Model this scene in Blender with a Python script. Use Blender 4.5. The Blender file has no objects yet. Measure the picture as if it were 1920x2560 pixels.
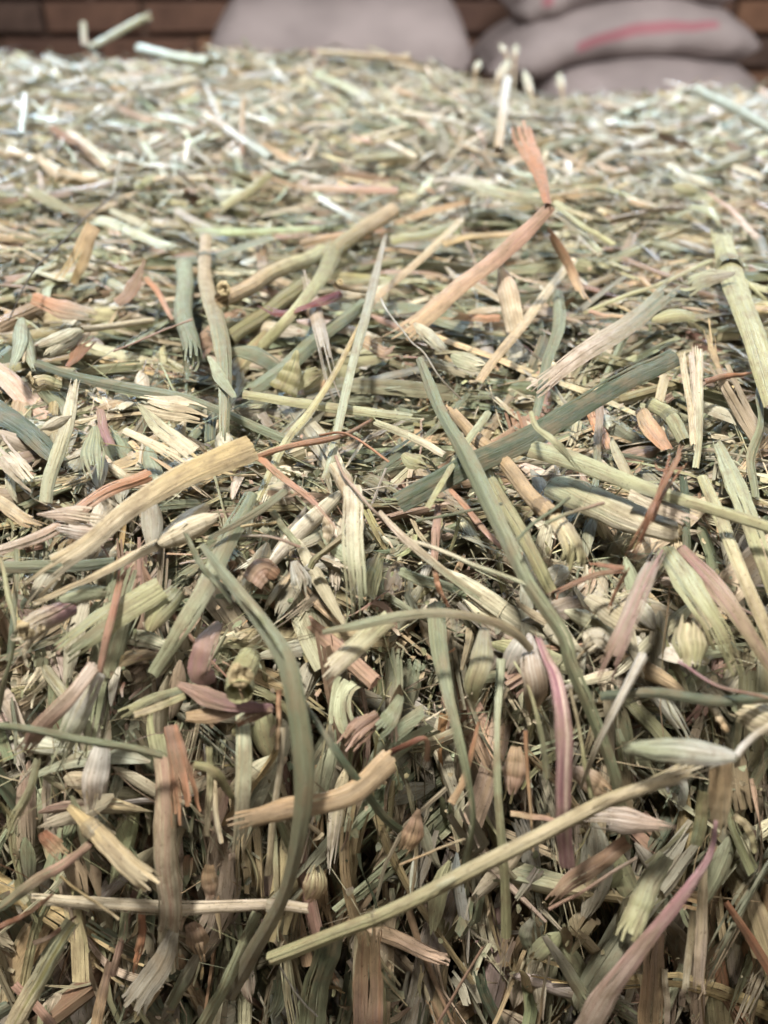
import bpy, math, random
import numpy as np
from mathutils import Vector

rng = np.random.default_rng(11)
random.seed(5)
scene = bpy.context.scene
COL = scene.collection

# ------------------------------------------------------------------ camera
PITCH = math.radians(33.0)
FPX = 2400.0
cam_d = bpy.data.cameras.new("camera")
cam_d.sensor_fit = 'HORIZONTAL'
cam_d.sensor_width = 36.0
cam_d.lens = 36.0 * FPX / 1920.0
cam_d.clip_start = 0.005
cam_d.clip_end = 50.0
cam_d.dof.use_dof = True
cam_d.dof.focus_distance = 0.205
cam_d.dof.aperture_fstop = 18.5
cam = bpy.data.objects.new("camera", cam_d)
cam.rotation_euler = (math.pi / 2 - PITCH, 0, 0)
COL.objects.link(cam)
scene.camera = cam
FWD = np.array([0, math.cos(PITCH), -math.sin(PITCH)])
UP = np.array([0, math.sin(PITCH), math.cos(PITCH)])
RIGHT = np.array([1.0, 0, 0])

# ------------------------------------------------------------------ world and lamps
world = bpy.data.worlds.new("World")
scene.world = world
world.use_nodes = True
bg = world.node_tree.nodes["Background"]
bg.inputs[0].default_value = (0.95, 0.95, 1.0, 1)
bg.inputs[1].default_value = 0.035


def lamp(name, loc, target, size, power, color, size_y=None, spread=180):
    l = bpy.data.lights.new(name, 'AREA')
    l.shape = 'RECTANGLE'
    l.size = size
    l.size_y = size_y or size
    l.energy = power
    l.color = color
    l.spread = math.radians(spread)
    o = bpy.data.objects.new(name, l)
    o.location = loc
    o.rotation_euler = (Vector(target) - Vector(loc)).to_track_quat('-Z', 'Y').to_euler()
    COL.objects.link(o)
    return o


lamp("ceiling_lamp", (-0.30, -0.01, 1.22), (0, 0.16, -0.15), 0.12, 45.0, (1.0, 0.97, 0.955), 0.16)
lamp("left_sheen_light", (-0.78, 1.35, 0.62), (-0.34, 0.74, -0.1), 0.36, 3.8, (0.55, 0.75, 1.0), 0.3, 40)  # added narrow cool beam for the sheen on the far left hay
lamp("right_sheen_light", (0.85, 1.30, 0.58), (0.38, 0.74, -0.13), 0.34, 4.4, (0.58, 0.76, 1.0), 0.3, 40)  # its added counterpart, for the sheen on the far right hay
lamp("sack_fill_light", (0.8, -0.6, 1.3), (0.15, 1.75, -0.25), 0.7, 10.0, (1.0, 0.95, 0.93), 0.7, 75)  # added fill aimed at the sacks, no doorway modelled
scene.view_settings.view_transform = 'Standard'
scene.view_settings.look = 'None'
scene.view_settings.exposure = 0.10
scene.view_settings.gamma = 1.0
scene.cycles.max_bounces = 6
scene.cycles.diffuse_bounces = 2
scene.cycles.use_denoising = True

# ------------------------------------------------------------------ bale surface
FN = np.array([0, -math.sin(math.radians(76)), math.cos(math.radians(76))])
FP = np.array([0, 0.130, -0.125])


def wob(x, y, s):
    return (np.sin(x * 13.1 * s + 1.3 + 2.1 * np.sin(y * 7.7 * s)) * np.sin(y * 11.3 * s + .4 + 1.7 * np.sin(x * 9.1 * s))
            + .5 * np.sin(x * 29.0 * s + 2.0 * np.sin(y * 23.0 * s) + 2.2) * np.sin(y * 27.0 * s + .9))


def smax(a, b, k):
    h = np.maximum(k - np.abs(a - b), 0)
    return np.maximum(a, b) + h * h / k * .25


def sstep(a, b, x):
    t = np.clip((x - a) / (b - a), 0, 1)
    return t * t * (3 - 2 * t)


def Ff(p):
    x, y, z = p[..., 0], p[..., 1], p[..., 2]
    top = -0.108 + .0060 * wob(x, y, 1.0) * sstep(.05, .3, y) + .0030 * wob(x, y, 3.1)
    top = top - .030 * sstep(.0, .14, x) * sstep(.40, .8, y) + .004 * sstep(0, -.25, x) * sstep(.4, .8, y)
    f1 = (z - top)
    f2 = (p - FP) @ FN + .004 * wob(x, z, 2.2) + .002 * wob(z, x, 5.0)
    f3 = (y - .86) + .006 * wob(x, z, 1.5)
    return smax(smax(f1, f2, .045), f3, .05)


def grad(p):
    e = 1e-4
    g = np.stack([(Ff(p + np.eye(3)[i] * e) - Ff(p - np.eye(3)[i] * e)) / (2 * e) for i in range(3)], -1)
    return g / (np.linalg.norm(g, axis=-1, keepdims=True) + 1e-9)


def pixdir(px, py):
    return RIGHT * ((px - 960) / FPX) + UP * ((1280 - py) / FPX) + FWD      # depth 1 along the axis


TT = np.concatenate([np.arange(.06, .5, .0015), np.arange(.5, 1.6, .004)])


def unproj(px, py, lift=0.0, depth=None):
    d = pixdir(px, py)
    if depth is not None:
        return d * depth
    P = d[None] * TT[:, None]
    f = Ff(P) - lift
    ids = np.nonzero(f < 0)[0]
    if len(ids) == 0:
        return d * .80
    i = ids[0]
    if i == 0:
        return P[0]
    w = f[i - 1] / (f[i - 1] - f[i])
    return P[i - 1] * (1 - w) + P[i] * w


def nrm(v):
    return v / (np.linalg.norm(v, axis=-1, keepdims=True) + 1e-12)


# ------------------------------------------------------------------ colours
def lin(r, g, b):
    c = np.array([r, g, b]) / 255.0
    return np.where(c <= .04045, c / 12.92, ((c + .055) / 1.055) ** 2.4)


PAL = dict(
    cream=lin(212, 198, 164), white=lin(212, 206, 190), straw=lin(206, 188, 148), gold=lin(200, 174, 118), tan=lin(190, 160, 116),
    yg=lin(180, 176, 126), pgreen=lin(174, 176, 138), olive=lin(136, 130, 84), green=lin(144, 148, 112), ggreen=lin(124, 130, 98),
    blue=lin(92, 103, 80), dgreen=lin(82, 92, 66), mint=lin(188, 194, 172), orange=lin(190, 134, 92), rust=lin(156, 106, 74),
    brown=lin(132, 98, 70), dbrown=lin(84, 58, 42), pink=lin(188, 146, 122), mauve=lin(150, 112, 108), rose=lin(170, 110, 118), red=lin(112, 52, 48),
    grey=lin(164, 156, 136), pbrown=lin(164, 132, 108), palepink=lin(204, 182, 158), dark=lin(70, 62, 44))
PAL = {k: v * .90 for k, v in PAL.items()}

# ------------------------------------------------------------------ materials
def new_mat(name):
    m = bpy.data.materials.new(name)
    m.use_nodes = True
    nt = m.node_tree
    for n in list(nt.nodes):
        nt.nodes.remove(n)
    return m, nt, nt.nodes, nt.links


def mathn(nt, op, a, b=None, clamp=False):
    n = nt.nodes.new('ShaderNodeMath')
    n.operation = op
    n.use_clamp = clamp
    for i, v in enumerate((a, b)):
        if v is None:
            continue
        if isinstance(v, (int, float)):
            n.inputs[i].default_value = v
        else:
            nt.links.new(v, n.inputs[i])
    return n.outputs[0]


def mixc(nt, fac, a, b, mode='MIX'):
    n = nt.nodes.new('ShaderNodeMix')
    n.data_type = 'RGBA'
    n.blend_type = mode
    for s, v in ((n.inputs[0], fac), (n.inputs[6], a), (n.inputs[7], b)):
        if isinstance(v, (int, float)):
            s.default_value = v
        elif isinstance(v, tuple):
            s.default_value = v
        else:
            nt.links.new(v, s)
    return n.outputs[2]


def ramp(nt, x, a, b):
    n = nt.nodes.new('ShaderNodeMapRange')
    n.inputs[1].default_value = a
    n.inputs[2].default_value = b
    nt.links.new(x, n.inputs[0])
    return n.outputs[0]


def hay_material(name, fine=True):
    m, nt, N, L = new_mat(name)
    out = N.new('ShaderNodeOutputMaterial')
    ca = N.new('ShaderNodeAttribute'); ca.attribute_name = 'Col'
    cb = N.new('ShaderNodeAttribute'); cb.attribute_name = 'ColB'
    uv = N.new('ShaderNodeUVMap'); uv.uv_map = 'UVMap'

    def noise(sx, sy, det=2.0, rough=.6):
        mp = N.new('ShaderNodeMapping')
        mp.inputs['Scale'].default_value = (sx, sy, 1)
        L.new(uv.outputs[0], mp.inputs[0])
        n = N.new('ShaderNodeTexNoise')
        n.noise_dimensions = '2D'
        n.inputs['Scale'].default_value = 1.0
        n.inputs['Detail'].default_value = det
        n.inputs['Roughness'].default_value = rough
        L.new(mp.outputs[0], n.inputs[0])
        return n.outputs[0]
    vein = noise(1.25, .012, 5, .8)             # lengthwise veins, about 0.35 mm apart
    blot = noise(.35, .14, 4, .65)         # weathered patches
    speck = noise(1.6, 1.1, 3, .7)
    stripe = ramp(nt, vein, .50, .57)
    stripe = mathn(nt, 'MULTIPLY', stripe, cb.outputs['Alpha'])
    col = mixc(nt, stripe, ca.outputs['Color'], cb.outputs['Color'])
    hs = N.new('ShaderNodeHueSaturation'); hs.inputs['Saturation'].default_value = .93
    L.new(col, hs.inputs['Color']); col = hs.outputs[0]
    v2 = ramp(nt, vein, .36, .64)
    v2 = mathn(nt, 'MULTIPLY_ADD', v2, .80)
    nt.nodes[-1].inputs[2].default_value = .56
    vn = N.new('ShaderNodeMix'); vn.data_type = 'FLOAT'
    va = mathn(nt, 'MULTIPLY_ADD', cb.outputs['Alpha'], .75); nt.nodes[-1].inputs[2].default_value = .2
    L.new(va, vn.inputs[0]); vn.inputs[2].default_value = .94; L.new(v2, vn.inputs[3]); v2 = vn.outputs[0]
    sc = N.new('ShaderNodeVectorMath'); sc.operation = 'SCALE'
    L.new(col, sc.inputs[0]); L.new(v2, sc.inputs['Scale'])
    dust = noise(.22, .05, 5, .7)
    d2 = ramp(nt, dust, .48, .70)
    d2 = mathn(nt, 'MULTIPLY', d2, .28)
    col = mixc(nt, d2, sc.outputs[0], (.26, .235, .155, 1))
    b2 = ramp(nt, blot, .46, .70)
    b2 = mathn(nt, 'MULTIPLY', b2, .62)
    col = mixc(nt, b2, col, (.20, .145, .08, 1))
    s2 = ramp(nt, speck, .64, .72)
    s2 = mathn(nt, 'MULTIPLY', s2, .6)
    col = mixc(nt, s2, col, (.10, .06, .03, 1))
    bs = N.new('ShaderNodeBsdfPrincipled')
    L.new(col, bs.inputs['Base Color'])
    rr = ramp(nt, blot, .3, .7)
    rr = mathn(nt, 'MULTIPLY_ADD', rr, .22)
    nt.nodes[-1].inputs[2].default_value = .36
    L.new(rr, bs.inputs['Roughness'])
    bs.inputs['Specular IOR Level'].default_value = .42
    bp = N.new('ShaderNodeBump')
    bp.inputs['Strength'].default_value = 1.0
    bp.inputs['Distance'].default_value = .0005
    L.new(vein, bp.inputs['Height'])
    bp2 = N.new('ShaderNodeBump')
    bp2.inputs['Strength'].default_value = .4
    bp2.inputs['Distance'].default_value = .0003
    L.new(blot, bp2.inputs['Height'])
    L.new(bp.outputs[0], bp2.inputs['Normal'])
    L.new(bp2.outputs[0], bs.inputs['Normal'])
    tr = N.new('ShaderNodeBsdfTranslucent')
    L.new(col, tr.inputs[0])
    L.new(bp2.outputs[0], tr.inputs['Normal'])
    mx = N.new('ShaderNodeMixShader')
    mx.inputs[0].default_value = .05
    L.new(bs.outputs[0], mx.inputs[1]); L.new(tr.outputs[0], mx.inputs[2])
    L.new(mx.outputs[0], out.inputs[0])
    return m


M_HAY = hay_material('dry_hay')


def noise_mat(name, c1, c2, scale, rough=.8, bump=.3, dist=.002, specks=None):
    m, nt, N, L = new_mat(name)
    out = N.new('ShaderNodeOutputMaterial')
    tc = N.new('ShaderNodeTexCoord')
    n = N.new('ShaderNodeTexNoise')
    n.inputs['Scale'].default_value = scale
    n.inputs['Detail'].default_value = 6
    n.inputs['Roughness'].default_value = .7
    L.new(tc.outputs['Object'], n.inputs[0])
    f = ramp(nt, n.outputs[0], .35, .65)
    col = mixc(nt, f, (*c1, 1), (*c2, 1))
    bs = N.new('ShaderNodeBsdfPrincipled')
    L.new(col, bs.inputs['Base Color'])
    bs.inputs['Roughness'].default_value = rough
    bp = N.new('ShaderNodeBump')
    bp.inputs['Strength'].default_value = bump
    bp.inputs['Distance'].default_value = dist
    L.new(n.outputs[0], bp.inputs['Height'])
    L.new(bp.outputs[0], bs.inputs['Normal'])
    L.new(bs.outputs[0], out.inputs[0])
    return m


M_CORE = noise_mat('packed_chaff', tuple(lin(58, 46, 30)), tuple(lin(96, 80, 54)), 260, .9, .8, .003)  # core browns darkened to deepen the shade in the gaps
M_PITH = noise_mat('stem_pith', tuple(lin(120, 96, 60)), tuple(lin(222, 205, 160)), 1400, .85, .8, .0006)


# ------------------------------------------------------------------ mesh helpers
def mesh_from(name, V, Q, uv=None, col=None, colb=None, mat=None, smooth=True):
    me = bpy.data.meshes.new(name)
    V = np.asarray(V, dtype=np.float32).reshape(-1, 3)
    Q = np.asarray(Q, dtype=np.int32)
    k = Q.shape[1]
    me.vertices.add(len(V)); me.vertices.foreach_set('co', V.ravel())
    me.loops.add(Q.size); me.loops.foreach_set('vertex_index', Q.ravel())
    me.polygons.add(len(Q))
    me.polygons.foreach_set('loop_start', np.arange(0, Q.size, k, dtype=np.int32))
    if smooth:
        me.polygons.foreach_set('use_smooth', np.ones(len(Q), dtype=bool))
    if uv is not None:
        ul = me.uv_layers.new(name='UVMap')
        ul.data.foreach_set('uv', np.asarray(uv, dtype=np.float32)[Q.ravel()].ravel())
    for nm, c in (('Col', col), ('ColB', colb)):
        if c is not None:
            a = me.color_attributes.new(nm, 'FLOAT_COLOR', 'POINT')
            a.data.foreach_set('color', np.asarray(c, dtype=np.float32).ravel())
    me.update(calc_edges=True)
    me.validate()
    if mat:
        me.materials.append(mat)
    return me


def obj(name, me, parent=None, **props):
    o = bpy.data.objects.new(name, me)
    COL.objects.link(o)
    if parent is not None:
        o.parent = parent
    for k, v in props.items():
        if v:
            o[k] = v
    return o


def lerp_idx(A, f):
    """A (N,M,...) sampled at f (N,J,K) in 0..1 -> (N,J,K,...)"""
    N, M = A.shape[:2]
    x = np.clip(f, 0, 1) * (M - 1)
    i = np.minimum(x.astype(int), M - 2)
    w = x - i
    n = np.arange(N)[:, None, None]
    if A.ndim == 3:
        w = w[..., None]
    return A[n, i] * (1 - w) + A[n, i + 1] * w


def ribbons(P, W, NR, c1, c2, cB=None, sB=0.0, J=3, m=1, K=10, curl=.6, twist=None, f0=0, f1=0, splay=.3, lift=.3,
            rib=.0, squash=1.0, alt=False, gap=.5, fold=0.0, jag=0.0, seed=None, clip=False, crack=0.0):
    """Blades, stems and husks: N strips-of-strips. P (N,M,3) spine, W (N,M) width in m, NR (N,M,3) facing direction."""
    R = rng if seed is None else np.random.default_rng(seed)
    N, M = P.shape[:2]

    def vec(a):
        return np.broadcast_to(np.asarray(a, dtype=float), (N,)).copy()
    curl = np.maximum(np.abs(vec(curl)), .06); f0 = vec(f0); f1 = vec(f1); splay = vec(splay); lift = vec(lift)
    rib = vec(rib); squash = vec(squash); gap = vec(gap); fold = vec(fold); sB = vec(sB)
    T = nrm(np.gradient(P, axis=1))
    S = nrm(np.cross(T, NR)); Nn = np.cross(S, T)
    if twist is not None:
        tw = twist
        c, s = np.cos(tw)[..., None], np.sin(tw)[..., None]
        S, Nn = S * c + Nn * s, -S * s + Nn * c
    u = np.linspace(0, 1, K)
    a0 = f0[:, None] * R.random((N, J)) ** 1.8
    a1 = 1 - f1[:, None] * R.random((N, J)) ** 1.8
    if jag:
        a0 = a0 + jag * R.random((N, J)); a1 = a1 - jag * R.random((N, J))
    t = np.clip(np.broadcast_to(u, (N, J, K)), a0[..., None], a1[..., None]) if clip else a0[..., None] + (a1 - a0)[..., None] * u
    Pt, Wt, St, Nt = lerp_idx(P, t), lerp_idx(W, t), lerp_idx(S, t), lerp_idx(Nn, t)
    eps = 1e-6
    g0 = np.clip((f0[:, None, None] * 1.15 - t) / (f0[:, None, None] * 1.15 + eps), 0, 1) * (f0[:, None, None] > 0)
    g1 = np.clip((t - (1 - f1[:, None, None] * 1.15)) / (f1[:, None, None] * 1.15 + eps), 0, 1) * (f1[:, None, None] > 0)
    g = np.maximum(g0, g1)
    e = -1 + 2 * np.arange(J + 1) / J
    if J > 2:
        e = e + np.concatenate([[0], R.uniform(-.32, .32, J - 1) / J * 2, [0]])
    v = e[:-1, None] + (e[1:] - e[:-1])[:, None] * np.linspace(0, 1, m + 1)[None]      # (J,m+1)
    vc = (e[:-1] + e[1:]) / 2
    vv = vc[None, :, None, None] + (v - vc[:, None])[None, :, None, :] * (1 - gap[:, None, None, None] * g[..., None])
    tipw = 1 - np.clip(R.uniform(-.3, .9, (N, J)), 0, 1)[..., None] * np.clip((u - .78) / .22, 0, 1)[None, None] ** 2 * (f1 > 0)[:, None, None]
    vv = vc[None, :, None, None] + (vv - vc[None, :, None, None]) * tipw[..., None]
    vv = vv * (1 + splay[:, None, None, None] * g[..., None]) + (R.normal(0, .35, (N, J)) / J)[..., None, None] * g[..., None] * 1.6
    if crack:
        cc, cw = R.uniform(.1, .9, (N, J)), R.uniform(.05, .22, (N, J))
        on = (R.random((N, J)) < crack) * R.uniform(.15, .5, (N, J))
        pf = np.exp(-((t - cc[..., None]) / cw[..., None]) ** 2) * on[..., None]
        edge_ = np.linspace(0, 1, m + 1)
        vv = vv - (pf[..., None] * (edge_ ** 2)[None, None, None]) * (2 / J)
    c = curl[:, None, None, None]
    r = (Wt[..., None] / 2) / np.sin(np.minimum(c / 2, math.pi / 2))
    ang = vv * c / 2
    lat = r * np.sin(ang)
    nor = r * (np.cos(ang) - np.cos(c / 2)) * squash[:, None, None, None]
    nor = nor - r * (c > 5)
    nor = nor + np.abs(vv) * Wt[..., None] * fold[:, None, None, None]
    nor = nor + (R.normal(0, 1, (N, J)) * lift[:, None])[..., None, None] * (g ** 1.6)[..., None] * Wt[..., None]
    ribn = R.normal(0, 1, (N, J, 1, m + 1)) * rib[:, None, None, None]
    if m == 1:
        pass
    else:
        ribn[..., 0] = 0; ribn[..., -1] = 0
        ribn = np.abs(ribn)
    nor = nor + ribn
    V = Pt[..., None, :] + St[..., None, :] * lat[..., None] + Nt[..., None, :] * nor[..., None]   # N,J,K,m+1,3
    seg = np.linalg.norm(np.diff(P, axis=1), axis=-1)
    Ln = seg.sum(1)
    off = R.random((N, 2)) * 400
    U = vv * Wt[..., None] * 500 * np.maximum(1, c / 2) + off[:, 0, None, None, None]
    Vv = np.broadcast_to((t * Ln[:, None, None] * 1000 + off[:, 1, None, None])[..., None], U.shape)
    uv = np.stack([U, Vv], -1)
    c1 = np.broadcast_to(c1, (N, 3)); c2 = np.broadcast_to(c2, (N, 3))
    tm = sstep(.15, .85, t + R.normal(0, .06, (N, J, 1)))[..., None, None]
    col = c1[:, None, None, None] * (1 - tm) + c2[:, None, None, None] * tm
    col = col * (1 + R.normal(0, .06, (N, J, 1, 1, 1)))
    col = np.broadcast_to(col, V.shape).copy()
    if cB is None:
        cB = (c1 + c2) / 2 * np.array([.62, .58, .5])
    cB = np.broadcast_to(cB, (N, 3))
    cbv = np.broadcast_to(cB[:, None, None, None], V.shape).copy()
    if alt:
        wgt = np.zeros((J, m + 1)); wgt[:, 0] = .65; wgt[:, -1] = .65 if m > 1 else 0
        col = col * (1 - wgt[None, :, None, :, None]) + cbv * wgt[None, :, None, :, None]
    one = np.ones(V.shape[:-1] + (1,))
    col = np.concatenate([np.clip(col, 0.005, .95), one], -1)
    cbv = np.concatenate([cbv, one * sB[:, None, None, None, None]], -1)
    k = m + 1
    j, a, b = np.meshgrid(np.arange(J), np.arange(K - 1), np.arange(m), indexing='ij')
    i0 = (j * K + a) * k + b
    Q = np.stack([i0, i0 + 1, i0 + k + 1, i0 + k], -1).reshape(-1, 4)
    nv = J * K * k
    return V.reshape(N, nv, 3), Q, uv.reshape(N, nv, 2), col.reshape(N, nv, 4), cbv.reshape(N, nv, 4)


def merge(batch):
    """all pieces of several batches -> one mesh's arrays"""
    Vs, Qs, U, C, B = [], [], [], [], []
    o = 0
    for V, Q, uv, c, b in batch:
        n, nv = V.shape[:2]
        Vs.append(V.reshape(-1, 3)); U.append(uv.reshape(-1, 2)); C.append(c.reshape(-1, 4)); B.append(b.reshape(-1, 4))
        Qs.append((Q[None] + (np.arange(n) * nv)[:, None, None] + o).reshape(-1, 4))
        o += n * nv
    return np.concatenate(Vs), np.concatenate(Qs), np.concatenate(U), np.concatenate(C), np.concatenate(B)

# ------------------------------------------------------------------ setting: floor, brick wall, sacks
def box_mesh(name, sx, sy, sz, mat, bev=.006, jit=.0):
    """box with chamfered edges, centred"""
    import bmesh
    bm = bmesh.new()
    bmesh.ops.create_cube(bm, size=1)
    for v in bm.verts:
        v.co = Vector((v.co.x * sx, v.co.y * sy, v.co.z * sz)) + Vector([random.uniform(-jit, jit) for _ in range(3)])
    bmesh.ops.bevel(bm, geom=bm.edges[:], offset=bev, segments=1, affect='EDGES')
    me = bpy.data.meshes.new(name)
    bm.to_mesh(me); bm.free()
    me.materials.append(mat)
    return me


def grid_mesh(name, fn, nu, nv, mat, uv=True):
    u, v = np.meshgrid(np.linspace(0, 1, nu), np.linspace(0, 1, nv), indexing='ij')
    V = fn(u, v).reshape(-1, 3)
    a, b = np.meshgrid(np.arange(nu - 1), np.arange(nv - 1), indexing='ij')
    i = a * nv + b
    Q = np.stack([i, i + nv, i + nv + 1, i + 1], -1).reshape(-1, 4)
    return mesh_from(name, V, Q, uv=np.stack([u, v], -1).reshape(-1, 2), mat=mat)


FLOOR_Z = -0.56
M_FLOOR = noise_mat('barn_floor', tuple(lin(92, 80, 66)), tuple(lin(132, 118, 98)), 9, .85, .4, .01)
fl = grid_mesh('floor', lambda u, v: np.stack([(u - .5) * 8, (v - .35) * 8, np.full_like(u, FLOOR_Z)], -1), 20, 20, M_FLOOR)
obj('floor', fl, kind='structure')

WALL_Y = 2.45
M_MORTAR = noise_mat('lime_mortar', tuple(lin(100, 80, 68)), tuple(lin(124, 102, 88)), 40, .95, .6, .004)
wall = obj('brick_wall', box_mesh('brick_wall', 4.4, .2, 2.0, M_MORTAR, .002), label='old brown brick wall behind the sacks', category='wall')
wall.location = (0, WALL_Y + .112, FLOOR_Z + 1.0)
bricks_m = []
for i, (a, b) in enumerate([((98, 74, 62), (124, 94, 78)), ((88, 66, 58), (112, 86, 72)), ((124, 92, 72), (148, 112, 88)),
                            ((80, 64, 56), (104, 84, 74)), ((112, 82, 66), (138, 104, 84))]):
    m = noise_mat('fired_brick_%d' % i, tuple(lin(*a)), tuple(lin(*b)), 22, .9, .6, .004)
    bricks_m.append([box_mesh('brick_shape', .212, .05, .062, m, .005, .0025) for _ in range(2)])
nb = 0
for r in range(15):
    z = FLOOR_Z + .12 + .047 + r * .0745
    for c in range(19):
        x = -2.0 + c * .2235 + (.112 if r % 2 else 0) + random.uniform(-.003, .003)
        me = random.choice(random.choices(bricks_m, weights=[4, 4, 1.6, 3, 3])[0])
        if x > .9 and random.random() < .5:
            me = bricks_m[2][0]
        o = obj('brick', me, wall)
        o.location = (x, -.107 + random.uniform(-.004, .002), z - (FLOOR_Z + 1.0))
        o.rotation_euler = (random.uniform(-.01, .01), random.uniform(-.008, .008), random.uniform(-.01, .01))
        nb += 1


def sack_material():
    m, nt, N, L = new_mat('woven_sack')
    out = N.new('ShaderNodeOutputMaterial')
    tc = N.new('ShaderNodeTexCoord')
    at = N.new('ShaderNodeAttribute'); at.attribute_name = 'Col'
    w = N.new('ShaderNodeTexWave'); w.inputs['Scale'].default_value = 160; w.inputs['Distortion'].default_value = 1
    L.new(tc.outputs['UV'], w.inputs[0])
    w2 = N.new('ShaderNodeTexWave'); w2.bands_direction = 'Y'; w2.inputs['Scale'].default_value = 160; w2.inputs['Distortion'].default_value = 1
    L.new(tc.outputs['UV'], w2.inputs[0])
    h = mathn(nt, 'MULTIPLY', w.outputs['Fac'], w2.outputs['Fac'])
    n = N.new('ShaderNodeTexNoise'); n.inputs['Scale'].default_value = 9; n.inputs['Detail'].default_value = 5
    L.new(tc.outputs['Object'], n.inputs[0])
    f = ramp(nt, n.outputs[0], .3, .7)
    f = mathn(nt, 'MULTIPLY_ADD', f, .34); nt.nodes[-1].inputs[2].default_value = .76
    sc = N.new('ShaderNodeVectorMath'); sc.operation = 'SCALE'
    L.new(at.outputs['Color'], sc.inputs[0]); L.new(f, sc.inputs['Scale'])
    bs = N.new('ShaderNodeBsdfPrincipled')
    L.new(sc.outputs[0], bs.inputs['Base Color'])
    bs.inputs['Roughness'].default_value = .75
    bp = N.new('ShaderNodeBump'); bp.inputs['Strength'].default_value = .5; bp.inputs['Distance'].default_value = .001
    L.new(h, bp.inputs['Height']); L.new(bp.outputs[0], bs.inputs['Normal'])
    L.new(bs.outputs[0], out.inputs[0])
    return m


M_SACK = sack_material()
SACK_C = lin(176, 165, 163)
STRIPE_C = lin(184, 104, 118)


def make_sack(name, label, loc, size, bend=0.0, ear=.10, stripe=None, rot=(0, 0, 0), seed=0, tilt=0.0, box=5.0, group='plump woven sacks piled by the brick wall'):
    """a filled sack lying down: length along x, depth along y; bend lifts the middle; stripe = (x0, x1, z0, z1) printed on the front"""
    lx, ly, lz = size
    nu, nv = 140, 200

    def fn(u, v):
        # u along x -1..1, v around the section
        x = -1 + 2 * u
        ang = v * 2 * np.pi
        full = (1 - np.abs(x) ** box) ** .55
        full = np.maximum(full, .02)
        ca, sa = np.cos(ang), np.sin(ang)
        rr = lambda q: np.sign(q) * np.abs(q) ** .82
        y = rr(ca) * ly / 2 * (.62 + .38 * full) * (1 - ear * .6 * (1 - x ** 2))
        z = rr(sa) * lz / 2 * full
        wr = .0028 * np.sin(7 * x + 2 * ang + seed) + .0007 * np.sin(23 * x - 3 * ang + seed * 2) + .002 * np.sin(3 * ang + 14 * np.abs(x) ** 3 + seed)
        z = z + wr * full
        y = y + wr * .6
        z = z + bend * (1 - x ** 2) + tilt * x
        X = x * lx / 2 * (1 + .04 * np.abs(np.cos(ang)) ** 6)
        return np.stack([X, y, z], -1)
    me = grid_mesh(name, fn, nu, nv, M_SACK)
    n = len(me.vertices)
    co = np.zeros(n * 3, dtype=np.float32); me.vertices.foreach_get('co', co); co = co.reshape(-1, 3)
    u, v = np.meshgrid(np.linspace(0, 1, nu), np.linspace(0, 1, nv), indexing='ij')
    x = (-1 + 2 * u).ravel(); ang = (v * 2 * np.pi).ravel()
    c = np.tile(np.append(SACK_C, 1), (n, 1))
    if stripe:
        x0, x1, s0, s1, sk = (tuple(stripe) + (0,))[:5]
        s = np.where(np.cos(ang) < 0, np.sin(ang), -9) - sk * x
        mk = .72 * sstep(x0 - .02, x0 + .01, x) * sstep(x1 + .02, x1 - .01, x) * sstep(s0 - .02, s0 + .02, s) * sstep(s1 + .02, s1 - .02, s)
        c[:, :3] = c[:, :3] * (1 - mk[:, None]) + STRIPE_C * mk[:, None]
    a = me.color_attributes.new('Col', 'FLOAT_COLOR', 'POINT')
    a.data.foreach_set('color', c.astype(np.float32).ravel())
    o = obj(name, me, label=label, category='sack', group=group)
    o.location = loc
    o.rotation_euler = rot
    # stitched seams at both ends
    for sgn in (-1, 1):
        P = np.array([[[sgn * lx / 2 * 1.0, (k - 6) / 6 * ly * .30, tilt * sgn] for k in range(13)]], dtype=float)
        V, Q, uv, cc, cb = ribbons(P, np.full((1, 13), .012), np.tile(np.array([0, 0, 1.0]), (1, 13, 1)), SACK_C * .9, SACK_C * .9, J=1, m=4, K=13, curl=5.5, seed=1)
        obj('seam', mesh_from('seam', V[0], Q, uv[0], cc[0], cb[0], M_SACK), o)
    return o


def at_px(px, py, depth):
    return pixdir(px, py) * depth


# the front of each sack is placed where the photograph shows it, its middle 0.19 m behind
D_S = 1.75
pm = D_S / FPX


def front_at(px, py, depth=D_S):
    c = at_px(px, py, depth)
    return (c[0], c[1] + .17, c[2])


SL = make_sack('sack', 'wide grey-mauve sack standing alone behind the left half of the bale', front_at(848, 150), (655 * pm, .40, 285 * pm), seed=1, box=9.0)
S2 = make_sack('sack', 'sack with one long pink stripe, its pointed right corner sticking out', front_at(1563, 156), (672 * pm, .40, 160 * pm), bend=.046, seed=2,
               stripe=(-.38, .60, -.02, .22, .36), tilt=.020, rot=(0, 0, .02))
S3 = make_sack('sack', 'topmost sack of the right pile with a small pink mark near its left corner', front_at(1580, 8, D_S - .03), (545 * pm, .40, 176 * pm), bend=.055, seed=3,
               stripe=(-.78, -.70, -.15, .45), tilt=.019)
S4 = make_sack('sack', 'lowest sack in view, lying under the pink-striped one at the right', front_at(1640, 318, D_S + .02), (600 * pm, .44, 225 * pm), bend=.035, seed=4, box=7.0)
# what carries them, hidden behind the bale
for (cx, cy, top) in ((SL.location.x, SL.location.y, SL.location.z - 142 * pm), (S4.location.x, S4.location.y, S4.location.z - 110 * pm)):
    h = (top - FLOOR_Z) / 2
    for k in range(2):
        make_sack('sack', ('sack at the foot of the left pile, behind the bale', 'sack at the foot of the right pile, behind the bale')[int(cx > 0)] + (', on the floor', ', second from the floor')[k], (cx, cy, FLOOR_Z + h * (k + .5) ), (.56, .44, h * 1.08), seed=7 + k, group='sacks at the foot of the piles')

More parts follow.
